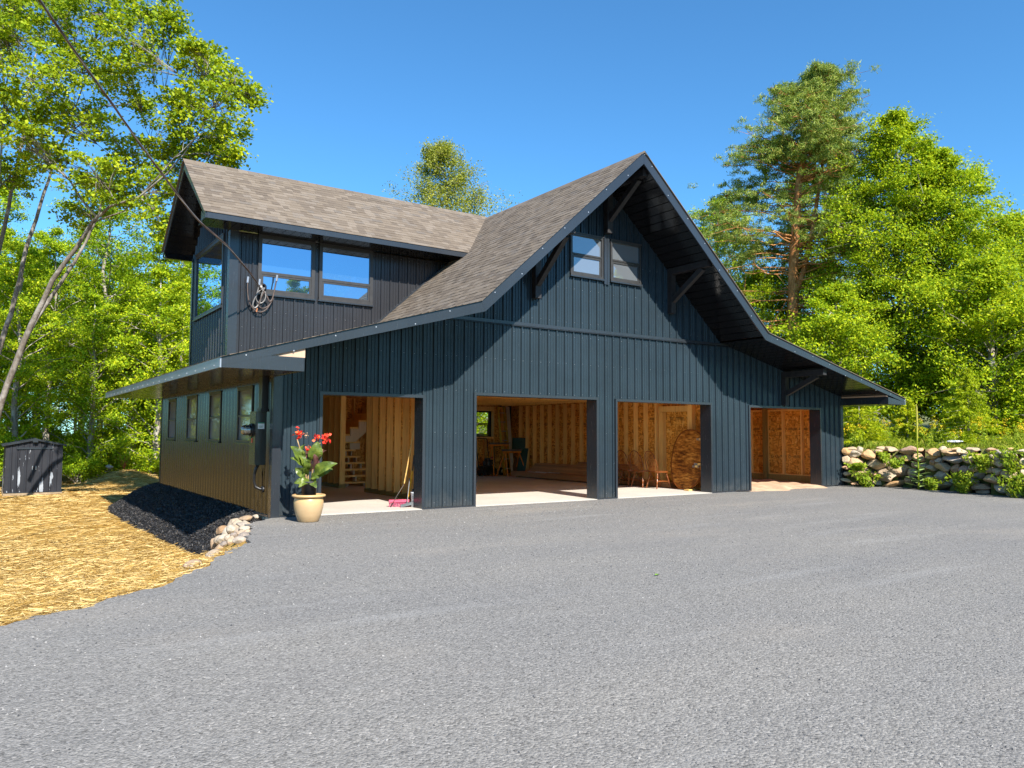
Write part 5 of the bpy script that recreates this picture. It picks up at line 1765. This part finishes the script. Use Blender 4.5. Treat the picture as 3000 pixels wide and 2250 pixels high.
# insulator and coiled tails on the wall
cl = thing("cable_coil", "loose coil of cable tails hanging from a black insulator on the dormer wall", "cable", (.73, 3.40, 4.45))
mb = MB()
mb.lathe([(.03, 0), (.075, .01), (.085, .05), (.07, .10), (.03, .11)], (.73, 3.415, 4.50), (0, -1, .35), 16)
mb.box(.70, .76, 3.36, 3.422, 4.22, 4.52)
mb.build("insulator", BLACKP, cl)
GREYC = flat('grey_cable', (.20, .195, .19), .45, .3, var=.3)
loops = [
    ([(.73, 3.30, 4.48), (.63, 3.29, 4.42), (.52, 3.31, 4.18), (.50, 3.33, 4.05), (.58, 3.34, 4.02), (.68, 3.32, 4.20), (.70, 3.30, 4.42), (.75, 3.31, 4.50)], GREYC, .017),
    ([(.73, 3.31, 4.44), (.82, 3.30, 4.30), (.86, 3.30, 4.18), (.93, 3.31, 4.28), (.97, 3.31, 4.52), (1.0, 3.30, 4.70)], CAB, .015),
    ([(.40, 3.33, 4.62), (.40, 3.32, 4.35), (.45, 3.33, 4.12), (.58, 3.34, 3.98), (.70, 3.34, 3.95), (.83, 3.33, 4.05), (.95, 3.32, 4.30)], CAB, .012),
    ([(.73, 3.28, 4.40), (.66, 3.30, 4.22), (.62, 3.32, 4.10), (.72, 3.34, 4.04), (.86, 3.33, 4.12), (.95, 3.32, 4.3)], CAB, .012),
    ([(.76, 3.31, 4.42), (.79, 3.3, 4.30), (.74, 3.32, 4.18), (.65, 3.33, 4.14), (.57, 3.33, 4.24), (.62, 3.31, 4.44), (.63, 3.30, 4.60)], GREYC, .016)]
for pts, mm, rr in loops:
    mb = MB(); mb.tube([tuple(p) for p in spline(pts, 30)], rr, 7); mb.build("cable_tail", mm, cl, smooth=True)
for c in ((1.0, 3.30, 4.73), (.40, 3.33, 4.63), (.635, 3.30, 4.60)):
    mb = MB(); mb.tube([(c[0], c[1], c[2] - .06), (c[0] + .012, c[1], c[2] + .07)], .024, 8); mb.build("connector", STEEL, cl)
mb = MB(); mb.tube([(.60, 3.33, 3.97), (.615, 3.325, 4.05)], .016, 8); mb.build("connector", flat('copper_lug', (.5, .2, .09), .4, .6), cl)

# --- planter, nursery pot and canna
px_, py_ = .32, -.86
pot = thing("clay_planter", "round beige glazed clay planter standing on the gravel at the barn's near corner", "planter", (px_, py_, .002))
mb = MB()
mb.lathe([(.001, 0), (.155, 0), (.165, .01), (.205, .12), (.232, .24), (.236, .31), (.225, .375), (.218, .384), (.20, .38), (.20, .30), (.001, .29)], (0, 0, 0), (0, 0, 1), 40)
def m_pot():
    m = NT('glazed_clay')
    z = m.n('ShaderNodeSeparateXYZ'); tc = m.n('ShaderNodeTexCoord'); m.link(tc.outputs['Object'], z.inputs[0])
    f = m.math('ADD', m.math('MULTIPLY', z.outputs[2], 1.6), m.math('MULTIPLY', m.noise(m.coords((1, 1, 2.5)), 7, 5), .5))
    c = m.ramp(f, [(.25, (.40, .27, .14)), (.62, (.50, .35, .19)), (.82, (.56, .36, .16))])
    return m.base(c, .38, 0, .5)
POTM = m_pot()
mb.build("body", POTM, pot, smooth=True, world=False)
mb = MB(); mb.lathe([(.205, .384), (.222, .386), (.262, .40), (.268, .415), (.262, .43), (.235, .437), (.21, .43), (.203, .384)], (0, 0, 0), (0, 0, 1), 40)
mb.build("rim", POTM, pot, smooth=True, world=False)
npot = thing("nursery_pot", "black plastic nursery pot with flowering canna, set inside the clay planter", "plant pot", (px_, py_, .30))
mb = MB()
mb.lathe([(.001, 0), (.105, 0), (.128, .32), (.136, .322), (.138, .345), (.130, .347), (.122, .30), (.001, .295)], (0, 0, 0), (0, 0, 1), 30)
mb.build("pot", flat('nursery_pot_plastic', (.03, .03, .032), .5, var=.3), npot, smooth=True, world=False)
# canna lives in the nursery pot and moves with it
def m_canna(name, a, b, c):
    m = NT(name)
    g = m.n('ShaderNodeNewGeometry')
    v = m.coords()
    col = m.ramp(m.noise(v, 9, 4), [(.3, a), (.55, b), (.75, c)])
    df = m.n('ShaderNodeBsdfPrincipled', Roughness=.4); m.link(col, df.inputs['Base Color'])
    tl = m.n('ShaderNodeBsdfTranslucent'); m.link(col, tl.inputs['Color'])
    mx = m.n('ShaderNodeMixShader', Fac=.3); m.link(df.outputs[0], mx.inputs[1]); m.link(tl.outputs[0], mx.inputs[2]); m.link(mx.outputs[0], m.out.inputs[0])
    return m.mat
CG = m_canna('canna_leaf', (.05, .085, .018), (.13, .19, .025), (.26, .30, .05))
CR = m_canna('canna_leaf_bronze', (.07, .025, .025), (.16, .07, .06), (.20, .15, .06))
PET = m_island('canna_petal', [(0, (.60, .015, .012)), (.6, (.80, .04, .02)), (1, (.85, .16, .05))], .5)
DRY = flat('dry_bloom', (.55, .33, .18), .8)
def canna_leaf(base, tip, wid, fold, mat, twist=0.):
    b, t = Vector(base), Vector(tip)
    ax = t - b
    L = ax.length
    side = ax.cross(Matrix.Rotation(twist * 1.6, 3, 'Z') @ Vector((-.5, -.80, .35)))
    if side.length < .02:
        side = Vector((1, 0, 0))
    side = side.normalized()
    upv = side.cross(ax).normalized()
    mb = MB()
    n_ = 11
    row = []
    for i in range(n_):
        q = i / (n_ - 1)
        c = b + ax * q + upv * (L * .16 * math.sin(math.pi * q * .9)) - Vector((0, 0, 1)) * (L * .18 * q * q)
        w2 = wid * (math.sin(math.pi * min(1, q ** .75 * .985 + .01)) ** .8) * .5 + .002
        row.append([c + side * w2 * s + upv * abs(s) * w2 * fold + upv * (.012 * math.sin(q * 14 + s * 2) * abs(s)) for s in (-1, -.5, 0, .5, 1)])
    for i in range(n_ - 1):
        for j in range(4):
            mb.poly([row[i][j], row[i][j + 1], row[i + 1][j + 1], row[i + 1][j]])
    return mb.build("leaf", mat, npot, smooth=True, world=False)
stems = [((-.03, .0, .29), (-.10, .02, .70), (-.20, .04, 1.02)), ((.03, -.02, .29), (.05, -.02, .66), (.16, -.05, .98)), ((0, .03, .29), (-.02, .03, .55), (.0, .02, .78)), ((.05, .03, .29), (.12, -.02, .55), (.20, -.04, .86))]
for s in stems:
    mb = MB(); mb.tube([tuple(p) for p in spline(list(s), 10)], [.016 - .0008 * i for i in range(10)], 8)
    mb.build("stem", flat('canna_stem', (.30, .20, .09), .5, var=.4, sc=20), npot, smooth=True, world=False)
rA = Vector((.836, -.548, 0))      # sideways as one faces the pot from the drive
def W_(a, z, dpt=0.0):
    v = rA * a + Vector((.548, .836, 0)) * dpt
    return (v.x, v.y, z)
for b, t, wd_, fo, mm, tw in (
        (W_(-.10, .62), W_(-.30, .98, -.05), .15, .5, CG, .3), (W_(-.12, .70), W_(-.08, .99, .05), .15, .35, CG, -.5), (W_(-.06, .55), W_(-.29, .78, -.10), .12, .4, CG, .5),
        (W_(.06, .66), W_(.13, 1.06, -.03), .20, .35, CG, .2), (W_(.10, .60), W_(.27, .90, .04), .14, .5, CR, -.4), (W_(.08, .46), W_(.47, .72, -.06), .16, .3, CG, 0),
        (W_(.07, .42), W_(.36, .60, .08), .13, .3, CG, .2), (W_(.0, .50), W_(.08, .86, -.08), .16, .4, CR, .6), (W_(-.02, .45), W_(-.20, .62, -.12), .15, .4, CG, -.3),
        (W_(-.03, .55), W_(-.16, .82, -.08), .15, .4, CG, .4), (W_(.02, .62), W_(-.03, 1.0, .04), .09, .6, CR, 0), (W_(-.02, .34), W_(-.22, .36, -.10), .12, .3, CG, 0),
        (W_(-.0, .36), W_(-.12, .30, -.20), .12, .3, CG, 0), (W_(.05, .36), W_(.16, .28, -.16), .12, .3, CG, 0), (W_(.03, .40), W_(.20, .44, -.14), .10, .3, CG, .3), (W_(-.05, .48), W_(-.05, .76, -.14), .14, .4, CG, .3)):
    canna_leaf(b, t, wd_ * 1.12, fo, mm, tw)
for (a, z, k, r_) in ((-.19, 1.10, 26, .075), (.12, 1.03, 16, .055), (.24, 1.02, 26, .075), (-.01, .83, 18, .055)):
    c = np.array(W_(a, z, -.02))
    mb = MB()
    for _ in range(k):
        p = c + rng.normal(size=3) * r_ * .5
        d_ = unit(rng.normal(size=3) + [0, -.3, .6]); e_ = unit(np.cross(d_, rng.normal(size=3)))
        l = rng.uniform(.045, .075); q = rng.uniform(.02, .034)
        f_ = np.cross(d_, e_) * .008
        mb.raw([p, p + d_ * l * .55 + e_ * q + f_, p + d_ * l, p + d_ * l * .55 - e_ * q + f_], [(0, 1, 2, 3)])
    mb.build("flower", PET, npot, world=False)
mb = MB()
c = np.array(W_(-.06, 1.08))
for _ in range(12):
    p = c + rng.normal(size=3) * .025; d_ = unit(rng.normal(size=3)); e_ = unit(np.cross(d_, rng.normal(size=3)))
    mb.raw([p, p + d_ * .02 + e_ * .01, p + d_ * .04, p + d_ * .02 - e_ * .01], [(0, 1, 2, 3)])
mb.build("faded_flower", DRY, npot, world=False)

# --- tools at the first doorway
for i, (x, y, s_, lab) in enumerate(((1.6, -7.4, .04, "small green leaf lying alone on the open gravel drive"),)):
    mb = MB()
    mb.raw([(x - s_, y, .012), (x - s_ * .2, y + s_ * .55, .022), (x + s_, y + s_ * .1, .014), (x + s_ * .1, y - s_ * .5, .024), (x, y, .010)], [(0, 4, 1), (1, 4, 2), (2, 4, 3), (3, 4, 0)])
    tag(mb.build("fallen_leaf", flat("fallen_leaf_%d" % i, ((.12, .24, .02), (.26, .15, .05), (.42, .34, .06))[i], .6)), lab, "leaf")
t = thing("push_broom", "push broom with a pink head and yellow-and-black handle leaning in the first doorway", "broom", (2.60, .62, .012))
mb = MB(); mb.bar((2.46, .66, .12), (2.80, .48, .13), .06, .05); mb.build("head", flat('pink_broom', (.62, .09, .16), .5), t)
mb = MB()
for k in range(70):
    q = k % 35 / 34; r_ = (k // 35) * .03 - .015
    p = np.array([2.465 + .33 * q, .657 - .175 * q + r_, .10]); mb.tube([tuple(p), tuple(p + [rng.normal() * .008, rng.normal() * .012, -.087])], .005, 3)
mb.build("bristles", flat('pink_bristles', (.45, .08, .16), .7, var=.4), t)
mb = MB(); mb.tube([(2.82, .56, .16), (2.885, .52, .70)], .014, 8); mb.tube([(2.905, .505, 1.0), (2.935, .47, 1.28)], .014, 8); mb.build("handle", flat('yellow_handle', (.70, .38, .01), .4), t)
mb = MB(); mb.tube([(2.885, .52, .70), (2.905, .505, 1.0)], .0145, 8); mb.build("grip", BLACKP, t)
t = thing("leaf_rake", "leaf rake with a thin wooden handle and fanned wire tines behind the broom", "rake", (2.72, .72, .012))
mb = MB(); mb.tube([(2.78, .66, .45), (2.96, .42, 2.05)], .012, 7); mb.build("handle", PINE, t)
mb = MB()
for k in range(13):
    a = (k - 6) * .10
    mb.tube([(2.775, .665, .43), (2.74 - .10 * math.cos(a) + .12 * math.sin(a), .70 + .22 * math.sin(a), .22), (2.68 - .15 * math.cos(a) + .2 * math.sin(a), .74 + .34 * math.sin(a), .02)], .004, 4)
mb.build("tines", flat('rake_tines', (.05, .045, .04), .4, .4), t)
t = thing("dust_broom", "grey angled dust broom head lying in front of the pink broom", "broom", (2.74, .42, .012))
mb = MB(); mb.bar((2.60, .44, .035), (2.86, .36, .10), .05, .05); mb.build("head", flat('grey_bristle', (.11, .13, .14), .7, var=.4), t)
mb = MB(); mb.tube([(2.72, .41, .07), (2.84, .55, .55)], .009, 6); mb.build("handle", flat("grey_stick", (.08, .09, .10), .5), t)
t = thing("white_bucket", "white plastic bucket with grey print and a dark lid standing by the first door jamb", "bucket", (2.90, .38, .012))
mb = MB(); mb.lathe([(.001, 0), (.075, 0), (.085, .26), (.092, .265), (.092, .29), (.08, .29)], (2.87, .36, .012), (0, 0, 1), 22); mb.build("body", flat('bucket_plastic', (.55, .57, .60), .45, var=.08), t, smooth=True)
mb = MB()
for zz, q in ((.20, .5), (.17, .35), (.10, .45)):
    for k in range(6):
        a0 = 3.5 + q * k / 6 * 2; a1 = a0 + q * .22
        r_ = .0835 + .04 * (zz / .26) * .25
        mb.poly([(2.87 + r_ * math.cos(a), .36 + r_ * math.sin(a), .012 + z2) for a, z2 in ((a0, zz), (a1, zz), (a1, zz + .014), (a0, zz + .014))])
mb.build("print", flat('bucket_print', (.10, .11, .12), .6), t)
mb = MB(); mb.lathe([(.075, .291), (.07, .33), (.03, .37), (.001, .375)], (2.87, .36, .012), (0, 0, 1), 18); mb.build("contents", BLACKP, t)
mb = MB(); mb.tube([(2.84, .31, .30), (2.86, .26, .36), (2.92, .30, .36)], .011, 6); mb.build("blue_grip", flat('blue_grip', (.02, .12, .55), .4), t)

# --- middle room
mw = thing("lawn_mower", "black walk-behind mower with an upright hoop handle beneath the back window", "mower", (10.12, 9.15, .012))
mb = MB()
mb.prism([(9.88, 8.95, .08), (10.38, 8.95, .08), (10.42, 9.0, .24), (10.30, 9.05, .34), (9.96, 9.05, .34), (9.84, 9.0, .24)], (0, .42, 0)); mb.build("deck", BLACKP, mw)
mb = MB(); mb.lathe([(.15, 0), (.16, .06), (.15, .16), (.10, .20), (.10, .26), (.05, .27)], (10.13, 9.15, .345), (0, 0, 1), 18); mb.box(10.0, 10.28, 9.02, 9.1, .40, .56); mb.build("engine", flat('engine_black', (.02, .02, .022), .4, .3), mw)
mb = MB(); mb.box(10.05, 10.17, 9.012, 9.018, .45, .50); mb.lathe([(.045, 0), (.045, .05), (.001, .052)], (10.24, 9.05, .60), (0, 0, 1), 12); mb.build("trim_plate", flat('red_plate', (.35, .03, .03), .4), mw)
mb = MB(); mb.tube([(9.90, 9.34, .25), (9.885, 9.45, .9), (9.89, 9.48, 1.2), (9.94, 9.48, 1.28), (10.28, 9.48, 1.28), (10.33, 9.48, 1.2), (10.335, 9.45, .9), (10.34, 9.34, .25)], .016, 8); mb.build("handle", BLACKP, mw)
for x in (9.93, 10.30):
    for y in (8.99, 9.36):
        mb = MB(); mb.lathe([(.03, -.025), (.10, -.022), (.105, 0), (.10, .022), (.03, .025)], (x, y, .118), (1, 0, 0), 18); wh = mb.build("wheel", RUBBER, mw)
        mb = MB(); mb.lathe([(.045, -.028), (.045, .028)], (x, y, .118), (1, 0, 0), 12); mb.build("hub", STEEL, wh)

def sawhorse(label, c, H, Lg, mat, yaw):
    t = thing("sawhorse", label, "sawhorse", (c[0], c[1], .012), "folding sawhorses by the ladder")
    ex = Vector((math.cos(yaw), math.sin(yaw), 0)); ey = Vector((-math.sin(yaw), math.cos(yaw), 0)); z = Vector((0, 0, 1))
    mb = MB(); mb.bar(-ex * Lg / 2 + z * H, ex * Lg / 2 + z * H, .09, .035); mb.bar(-ex * (Lg / 2 + .02) + z * (H + .03), ex * (Lg / 2 + .02) + z * (H + .03), .13, .02)
    mb.build("top_beam", flat('worn_grey_board', (.16, .13, .12), .7, var=.4), t, world=False)
    mb = MB(); mb.bar(-ex * Lg / 2 + z * (H - .05), ex * Lg / 2 + z * (H - .05), .03, .06); mb.build("rail", mat, t, world=False)
    for a in (-1, 1):
        for b in (-1, 1):
            mb = MB(); mb.tube([tuple(ex * a * (Lg / 2 - .1) + z * (H - .03)), tuple(ex * a * (Lg / 2 + .02) + ey * b * .30 + z * .0)], .016, 6)
            mb.build("leg", mat, t, world=False)
ORG = flat('orange_paint', (.80, .28, .025), .45, var=.2)
sawhorse("front orange-legged sawhorse with a dark top, before the ladder in the middle room", (10.80, 8.65), .86, .82, ORG, .12)
sawhorse("taller orange-legged sawhorse set just behind the front one", (10.66, 9.22), 1.08, .78, ORG, .0)

ld = thing("ladder", "yellow fibreglass ladder with aluminium rungs leaning on the back wall", "ladder", (10.9, 9.3, .012))
for x in (10.74, 11.02):
    mb = MB(); mb.bar((x, 9.02, .012), (x + .10 * (1 if x < 10.8 else .6), 9.60, 2.38), .035, .085, (0, -1, .2)); mb.build("rail", flat('yellow_fibreglass', (.52, .36, .02), .5), ld)
for k in range(7):
    q = .1 + k * .135
    mb = MB(); mb.bar((10.75 + .10 * q, 9.02 + .58 * q, .012 + 2.37 * q), (11.01 + .06 * q, 9.02 + .58 * q, .012 + 2.37 * q), .05, .025); mb.build("rung", STEEL, ld)
mb = MB(); mb.box(10.84, 11.10, 9.54, 9.60, 2.385, 2.43); mb.build("top_cap", BLACKP, ld)
for i, (x, y, tx) in enumerate(((11.0, 8.92, .16), (11.08, 8.98, .15))):
    mb = MB(); mb.bar((x, y, .012), (x + tx, 9.5 + .03 * i, 2.38), .085, .022, (0, -1, .2))
    o = mb.build("trim_board", PALE)
    tag(o, ("front" if i == 0 else "rear") + " pale trim board of the two leaning against the yellow ladder", "board", "pale trim boards on the ladder")
for i, (pts, lab) in enumerate((([(11.10, 9.1, .9), (11.34, 8.66, .9), (11.36, 8.66, 1.30), (11.12, 9.1, 1.30)], "square dark green panel propped above the sawhorse against the studs"),
                                ([(11.02, 8.72, .012), (11.16, 8.42, .012), (11.33, 8.44, .95), (11.22, 8.72, .95)], "narrow dark green panel leaning on the studs behind the sawhorse legs"),
                                ([(10.98, 9.0, .012), (11.08, 8.76, .012), (11.30, 8.86, .62), (11.20, 9.06, .62)], "brown offcut panel leaning low behind the sawhorse legs"))):
    mb = MB(); mb.prism(pts, (.015, .012, 0))
    o = mb.build("panel", flat('panel_green_%d' % i, (.012, .05, .03) if i < 2 else (.14, .07, .03), .5)); tag(o, lab, "panel")
t = thing("hand_truck", "black hand truck showing one white-hubbed wheel between the sawhorse legs", "hand truck", (10.86, 9.4, .012))
mb = MB(); mb.lathe([(.05, -.035), (.13, -.032), (.138, 0), (.13, .032), (.05, .035)], (10.82, 9.32, .15), (.35, -1, 0), 22); wl = mb.build("wheel", RUBBER, t)
mb = MB(); mb.lathe([(.001, .037), (.062, .036), (.062, -.036), (.001, -.037)], (10.82, 9.32, .15), (.35, -1, 0), 18); mb.build("hub", flat('white_hub', (.6, .6, .6), .5), wl)
mb = MB(); mb.tube([(10.62, 9.42, .03), (10.62, 9.50, 1.0)], .014, 6); mb.tube([(10.92, 9.42, .03), (10.92, 9.50, 1.0)], .014, 6); mb.box(10.58, 10.96, 9.25, 9.43, .012, .02); mb.tube([(10.62, 9.5, 1.0), (10.92, 9.5, 1.0)], .014, 6); mb.build("frame", BLACKP, t)
# lumber stack: every board a thing
gl_ = "lumber stacked along the middle room's right wall"
def board(x0, x1, y0, y1, z0, z1, lab, mat=PINE_Y, grp=gl_, nm="lumber_board"):
    mb = MB(); mb.box(x0, x1, y0, y1, z0, z1)
    tag(mb.build(nm, mat), lab, "board", grp)
for k in range(3):
    board(10.52 + .045 * k, 10.56 + .045 * k, 3.2 + .1 * k, 8.28 - .06 * k, .05, .20, "lowest pine plank on edge at the front of the lumber stack")
board(10.66, 10.86, 3.3, 8.2, .05, .20, "wide pine plank forming the low step of the lumber stack")
z = .05
for k in range(11):
    y1 = 8.15 - .05 * k + random.uniform(-.06, .06); y0 = 3.0 + random.uniform(-.1, .3)
    board(10.875 + random.uniform(0, .012) + (.02 * k if k < 6 else .12), 11.34, y0, y1, z, z + .035, "pine board layered in the tall rear part of the lumber stack")
    z += .039
board(11.02, 11.33, 3.1, 5.5, z, z + .06, "short thick pine board lying on top of the lumber stack")
board(11.06, 11.33, 3.2, 5.45, z + .062, z + .10, "topmost short pine board on the lumber stack")
for k, (a, b, c) in enumerate(((10.67, 7.55, 6.6), (10.72, 7.2, 6.2), (10.70, 6.5, 5.95))):
    board(a, a + .06, c, b, .202 + .012 * k, .212 + .012 * k, ("longest", "middle", "shortest")[k] + " white trim strip lying on the lumber stack's low step", flat('white_strip_%d' % k, (.62, .6, .56), .5), "white trim strips on the lumber", "trim_strip")
for y in (3.6, 7.9):
    board(10.5, 11.3, y, y + .09, .013, .049, ("near" if y < 5 else "far") + " crosswise bearer under the lumber stack", TREATED, "bearers under the lumber", "bearer")
# tyre at the edge of the second doorway
t = thing("tractor_tyre", "knobbly tractor tyre peeking from behind the left post of the second doorway", "tyre", (5.06, 2.5, .012))
mb = MB()
ax = Vector((.86, -.5, 0)).normalized()
cT = Vector((5.07, 2.45, .26))
mb.lathe([(.12, -.08), (.20, -.10), (.235, -.09), (.248, -.05), (.25, 0), (.248, .05), (.235, .09), (.20, .10), (.12, .08), (.12, -.08)], cT, ax, 40); mb.build("tread", RUBBER, t, smooth=True)
mb = MB()
a0 = ax.orthogonal().normalized(); b0 = ax.cross(a0)
for k in range(36):
    for sg in (-1, 1):
        for st in range(3):
            th = 2 * math.pi * (k + sg * (.12 + .25 * st)) / 36
            rr_ = .249 - (.012 if st == 2 else 0)
            p = cT + (a0 * math.cos(th) + b0 * math.sin(th)) * rr_ + ax * sg * (.015 + .033 * st)
            tn = (-a0 * math.sin(th) + b0 * math.cos(th))
            mb.bar(p - tn * .011 + ax * .012 * -sg, p + tn * .011 + ax * .012 * sg, .012, .014, tuple((p - cT).normalized()))
mb.build("lugs", flat('worn_lugs', (.16, .145, .12), .8), t)
mb = MB(); mb.lathe([(.001, -.05), (.12, -.06), (.12, .06), (.001, .05)], cT, ax, 24); mb.build("rim", flat('yellow_rim', (.4, .33, .1), .5), t)

# --- windsor chairs
def turned(mb, p, q, r_):
    p, q = Vector(p), Vector(q)
    L = (q - p).length
    prof = [(.55, 0), (.6, .12), (.9, .18), (.55, .21), (.95, .27), (1.0, .34), (.6, .42), (.85, .5), (1.0, .60), (.7, .68), (.95, .71), (.6, .74), (.75, .85), (.55, 1.0)]
    mb.lathe([(r_ * a, L * b) for a, b in prof], p, q - p, 10)
def windsor(label, loc, rz):
    t = thing("windsor_chair", label, "chair", loc, "windsor chairs in a row")
    mb = MB()
    out = []
    for k in range(28):
        th = 2 * math.pi * k / 28
        x = .235 * math.cos(th); y = .235 * math.sin(th)
        s_ = 1 + .10 * max(0, math.cos(th)) - .12 * max(0, -math.cos(th))
        out.append((x * s_, y * (1.0 + .08 * math.cos(th)), .425))
    mb.prism(out, (0, 0, .032)); mb.build("seat", CHAIRWOOD, t, world=False)
    for a in (-1, 1):
        for b in (-1, 1):
            mb = MB(); turned(mb, (a * .14, b * .14, .427), (a * .235, b * .22, 0.0), .022); mb.build("leg", CHAIRWOOD, t, world=False)
    mb = MB()
    for b in (-1, 1):
        mb.tube([(-.19, b * .185, .19), (0, b * .185, .20), (.19, b * .185, .19)], [.010, .015, .010], 8)
    mb.tube([(0, -.185, .20), (0, 0, .205), (0, .185, .20)], [.010, .015, .010], 8)
    mb.build("stretcher", CHAIRWOOD, t, world=False)
    hoop = []
    for k in range(25):
        a = math.pi * k / 24
        y = -.225 * math.cos(a) * (1 + .12 * math.sin(a)); z = .455 + .53 * (math.sin(a) ** .62)
        hoop.append((-.185 - (z - .455) * .28, y, z))
    mb = MB(); mb.tube(hoop, .0125, 8); mb.build("back_hoop", CHAIRWOOD, t, smooth=True, world=False)
    for k in range(7):
        y = -.15 + .05 * k
        zt = .455 + .53 * max(.2, (1 - (y / .238) ** 2)) ** .36
        mb = MB(); mb.tube([(-.185, y * .85, .455), (-.185 - (zt - .455) * .14, y * .95, (zt + .455) / 2), (-.185 - (zt - .455) * .28, y * 1.08, zt)], [.006, .0085, .005], 6)
        mb.build("spindle", CHAIRWOOD, t, world=False)
    return t
ch = windsor("nearest windsor chair of the row, standing in sunlight beside the oval tabletop", (10.76, 1.72, .012), 0)
ch.rotation_euler = (0, 0, -.10)
dup(ch, (10.72, 2.26, .012), .02, "second windsor chair from the oval tabletop, next to the sunlit one")
dup(ch, (10.74, 2.80, .012), -.04, "third windsor chair from the oval tabletop, half in shade")
dup(ch, (10.72, 3.36, .012), .05, "hindmost windsor chair, mostly hidden behind the left edge of the third doorway")
# oval tabletop leaning on the wall, underside showing
tt = thing("tabletop", "oval brown tabletop stood on edge against the wall inside the third doorway", "tabletop", (11.08, .95, .012))
mb = MB()
axx = Vector((.16, 0, 1)).normalized(); nn = Vector((-1, 0, .16)).normalized(); yy_ = Vector((0, 1, 0))
out = []
for k in range(48):
    th = 2 * math.pi * k / 48
    c_, s_ = math.cos(th), math.sin(th)
    out.append(Vector((11.02, .93, .80)) + axx * (.785 * math.copysign(abs(c_) ** .85, c_)) + yy_ * (.56 * math.copysign(abs(s_) ** .85, s_)))
mb.prism(out, -nn * .028); mb.build("top", TABLEWOOD, tt)
mb = MB()
ctr = Vector((11.02, .93, .80))
for k in range(48):
    a, b = out[k], out[(k + 1) % 48]
    ai, bi = ctr + (a - ctr) * .965, ctr + (b - ctr) * .965
    mb.prism([a, b, bi, ai], nn * .012)
mb.build("edge_band", CHAIRWOOD, tt)
for (z, y, w2) in ((.52, .50, .16), (-.12, .46, .2), (-.18, .55, .16)):
    p = Vector((11.02, y, .80)) + axx * z + nn * .02
    mb = MB(); mb.bar(p + yy_ * w2, p - yy_ * w2 * .3, .05, .04, tuple(nn)); br = mb.build("slide_bracket", STEEL, tt)
    mb = MB(); mb.bar(p + yy_ * w2 * .3 + nn * .03, p - yy_ * w2 * .2 + nn * .03, .055, .03, tuple(nn)); mb.build("block", PINE, br)
mb = MB(); mb.box(10.72, 10.95, .62, .78, .012, .05); tag(mb.build("wood_block", PINE), "small pale wood block on the floor at the foot of the oval tabletop", "block")
for k in range(4):
    board(11.06 + .01 * k, 11.36, 1.62 + .03 * k, 3.6 - .05 * k, .013 + .036 * k, .047 + .036 * k, "yellow pine board in the low pile on the floor behind the chairs", PINE_Y, "board pile behind the chairs")
